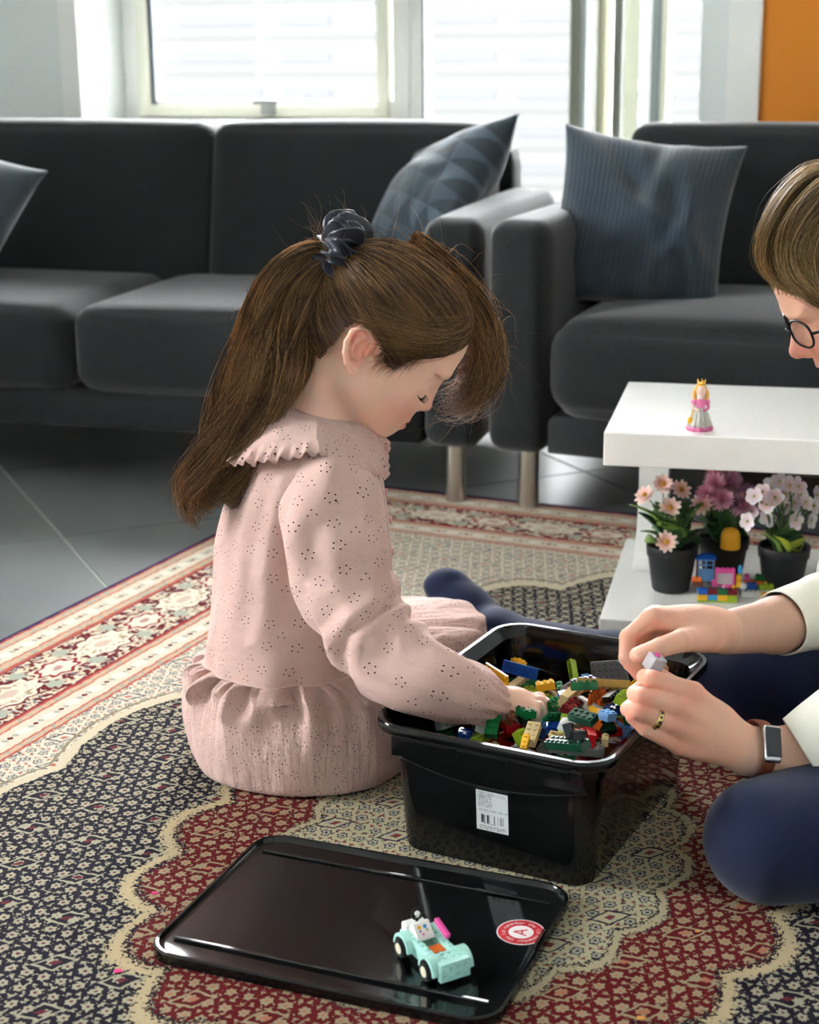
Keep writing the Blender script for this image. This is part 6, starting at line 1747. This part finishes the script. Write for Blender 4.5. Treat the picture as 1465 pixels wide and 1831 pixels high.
for k in range(160):
    c_, w_, n_ = locks[k % 4]; P_, r_ = lock(c_, [a * 1.25 for a in w_], 1, 22, 300 + k, .028, .010, 1, .0004); S.append(P_[0][:18])
under_wh(strands_mesh('flyaway_hair', S, np.full(len(S), .00034), m_whair))
# combed strands over the whole cap
NC = 3000; KC = 9
d0_ = nrs.normal(size=(NC * 2, 3)); d0_ /= np.linalg.norm(d0_, axis=1)[:, None]
Q0 = d0_ * np.array([.10, .085, .095]) + np.array([.0, 0, .03])
keep = Q0[:, 2] > np.where(Q0[:, 0] > .05, .06, np.where(Q0[:, 0] > .015, .0, -.06))
Q0 = Q0[keep][:NC]; NC = len(Q0)
cr_ = np.array([-.02, 0, .125]); fl = Q0 - cr_; fl[:, 2] -= .03; fl /= np.linalg.norm(fl, axis=1)[:, None]
tc = np.linspace(-.5, .5, KC)[None, :, None]
Pc = Q0[:, None] + fl[:, None] * tc * nrs.uniform(.05, .09, (NC, 1, 1))
Pc = project_to(wc, Pc.reshape(-1, 3) @ np.array(WM)[:3, :3].T + np.array(WM)[:3, 3], 3, .0012).reshape(NC, KC, 3) + np.cumsum(nrs.normal(size=(NC, KC, 3)) * .0005, axis=1)
under_wh(strands_mesh('combed_hair', Pc, np.full(NC, .0007), m_whair, both=True))
# glasses
m_rim = pmat('dark metal rim', srgb(40, 42, 48), .25, .7); m_lens = pmat('spectacle lens', (1, 1, 1), .02, trans=1.0, ior=1.1)
gl = under_w(empty('glasses', (0, 0, 0)))
gl.matrix_parent_inverse = WI; 
def wl(p): return WM @ Vector(p)
for y in (-1, 1):
    C = np.array([tuple(wl((.1165 - .10 * (abs(.0265 * math.cos(a)+.0) ) * 0 - .012 * (math.cos(a) * .5 + .5), y * (.032 + .0260 * math.copysign(abs(math.cos(a)) ** .8, math.cos(a))), -.008 + .0175 * math.copysign(abs(math.sin(a)) ** .8, math.sin(a))))) for a in np.linspace(0, 2 * PI, 41)])
    V, Fc, _ = tube_mesh(C, np.full(41, .0016), 8, (0, 0, 1), close=False); o = mesh_obj('rim', V, Fc, m_rim); o.parent = gl
    cc = C[:-1].mean(0); Vl = [tuple(p) for p in C[:-1]] + [tuple(cc)]; o = mesh_obj('lens', Vl, [(i, (i + 1) % 40, 40) for i in range(40)], m_lens); o.parent = gl
    Ct = spline([tuple(wl((.1045, y * .0565, -.006))), tuple(wl((.085, y * .074, -.004))), tuple(wl((.02, y * .083, -.002))), tuple(wl((-.012, y * .083, -.012)))], 16)
    V, Fc, _ = tube_mesh(Ct, np.full(16, .0019), 8, (0, 0, 1)); o = mesh_obj('temple_arm', V, Fc, m_rim); o.parent = gl
Ct = spline([tuple(wl((.1165, -.0085, -.008))), tuple(wl((.1200, 0, -.003))), tuple(wl((.1165, .0085, -.008)))], 10); V, Fc, _ = tube_mesh(Ct, np.full(10, .0015), 8, (0, 0, 1)); o = mesh_obj('bridge', V, Fc, m_rim); o.parent = gl
# watch on the near wrist
ax = Vector(np.array(PY(1430, 1352, 1.738)) - nw).normalized(); wp = Vector(PY(1353, 1341, 1.724))
nf = Vector((-.10, -.80, .58)); nf = (nf - ax * nf.dot(ax)).normalized(); sd = nf.cross(ax)
WMt = Matrix(((ax.x, sd.x, nf.x, wp.x), (ax.y, sd.y, nf.y, wp.y), (ax.z, sd.z, nf.z, wp.z), (0, 0, 0, 1)))
wt = under_w(empty('wrist_watch')); wt.matrix_parent_inverse = WI @ WMt; wt['label'] = 'slim wristwatch with a dark screen and brown band'
m_strap = pmat('brown leather', srgb(122, 62, 38), .6, var=.15, vscale=90); m_scr = pmat('dark watch screen', srgb(34, 36, 40), .08)
C = np.array([(0, .0335 * math.sin(a), .0325 * math.cos(a)) for a in np.linspace(0, 2 * PI, 49)]); V, Fc, _ = tube_mesh(C, np.stack([np.full(49, .0085), np.full(49, .0012)], 1) if False else np.stack([np.full(49, .0015), np.full(49, .0085)], 1), 10, (1, 0, 0), close=False)
mesh_obj('strap', V, Fc, m_strap, wt)
V, Fc = puff_box((-.0105, -.0215, .0305), (.0105, .0215, .0385), .004, (0, 0, .001), 12); mesh_obj('case', V, Fc, pmat('steel case', srgb(190, 190, 192), .25, 1.0), wt)
V, Fc = puff_box((-.0095, -.0155, .0375), (.0095, .0185, .0398), .0012, (0, 0, .0004), 10); mesh_obj('screen', V, Fc, m_scr, wt)
# ring
ra, rb_ = np.array(PY(*nm['r'])), np.array(PY(1142, 1272, 1.698)); rc = ra * .5 + rb_ * .5; rd = Vector(rb_ - ra).normalized(); q = rd.to_track_quat('Z', 'Y').to_matrix()
m_gold = pmat('pale gold', srgb(214, 190, 130), .22, 1.0)
rg = under_w(empty('finger_ring')); rg.matrix_parent_inverse = WI @ Matrix.Translation(Vector(rc)) @ q.to_4x4(); rg['label'] = 'pale gold ring with dark inlay'
V = []; Fc = []
pr_ = [(.0112, -.0032), (.0128, -.0032), (.0131, -.002), (.0131, .002), (.0128, .0032), (.0112, .0032)]
lathe('ring_band', pr_ + [pr_[0]], m_gold, rg, 40)
for k in range(14):
    a = 2 * PI * k / 14; bm = bmesh.new(); add_box(bm, (-.0003, -.0015, -.0012), (.0003, .0015, .0012)); bm_obj('inlay', bm, m_ink, rg, loc=(.0132 * math.cos(a), .0132 * math.sin(a), 0), rot=(0, 0, a))
# shirt
def tubepart(name, pts, rad, seed, parent, cuff=True):
    n = 60; rs = np.random.RandomState(seed); C = spline([tuple(p) for p in pts], n); r = spline([(a,) for a in rad], n)[:, 0]; ph = rs.uniform(0, 6.28, 5)
    def rf(L, a):
        t = L / L.max(); return 1 + (.05 * np.sin(3 * a + 14 * t + ph[0]) + .04 * np.sin(2 * a - 22 * t + ph[1]) + .025 * np.sin(5 * a + 30 * t + ph[2])) * np.clip((t - .06) * 9, .15, 1)
    V, Fc, uv = tube_mesh(C, r, 64, (0, -1, 0), rf, close=False); o = under_w(mesh_obj(name, V, Fc, m_shirt, None, True, uv=uv))
    m = o.modifiers.new('t', 'SOLIDIFY'); m.thickness = .0018; m.offset = -1; return o
def along(A, B, t): return tuple(np.array(A) * (1 - t) + np.array(B) * t)
fa, na = np.array(PY(1386, 1118, 1.925)), np.array(PY(1430, 1352, 1.738))
tubepart('sleeve', [along(fa, fe_, .06), along(fa, fe_, .25), along(fa, fe_, .55), along(fa, fe_, .95), (.63, 2.09, .37), (.68, 2.15, .46)], [.040, .042, .046, .056, .068, .074], 3, None)
tubepart('sleeve', [along(na, ne_, .03), along(na, ne_, .2), along(na, ne_, .55), along(na, ne_, .95), (.645, 1.79, .35), (.68, 1.84, .46)], [.045, .050, .056, .062, .068, .075], 4, None)
ts = SDF(); ts.cap((.68, 1.86, .47), (.68, 2.14, .47), .072, .072, .04); ts.ell((.715, 2.0, .40), (.125, .18, .14), .06); ts.ell((.79, 2.0, .26), (.13, .175, .15), .06); ts.ell((.84, 1.98, .13), (.165, .19, .10), .05)
ts.cap((.655, 2.0, .52), (.60, 2.0, .60), .020, .020, .01, sub=True); ts.ops[-1] = ('cap', np.array((.675, 2.0, .54)), np.array((.62, 2.0, .60)), .06, .06, .02, True)
lo, hi = ts.bounds(); V, Fq = surface_nets(ts, lo, hi, .007); V[:, 2] = np.maximum(V[:, 2], RUGZ + .0005); o = under_w(np_mesh('shirt', V, Fq, m_shirt)); o['label'] = 'white cotton shirt'

# ------------------------------------------------------------------ the little clear brick held between the hands
gp = PY(1171, 1185, 1.748)
gem = empty('clear_toy_brick', gp); gem.rotation_euler = (.3, .35, .5)
tag(gem, 'small clear toy brick with pink and blue bits pinched between the adult fingers', 'toy brick')
m_clr = pmat('clear plastic', srgb(246, 244, 250), .08, trans=.6, ior=1.45); m_pnk = BR['pink']
box_obj('shell', (-.0095, -.0085, -.0095), (.0095, .0085, .0095), m_clr, gem, .002, 2)
box_obj('white_core', (-.0075, -.0066, -.002), (.003, .003, .0075), m_whp, gem, .001)
bm = bmesh.new(); add_cyl(bm, (-.002, 0, .0083), (-.002, 0, .0115), .0035, n=12); bm_obj('pink_stud', bm, m_pnk, gem)
box_obj('blue_chip', (-.001, -.0070, -.0078), (.0045, -.003, -.001), BR['azure'], gem, .0008)
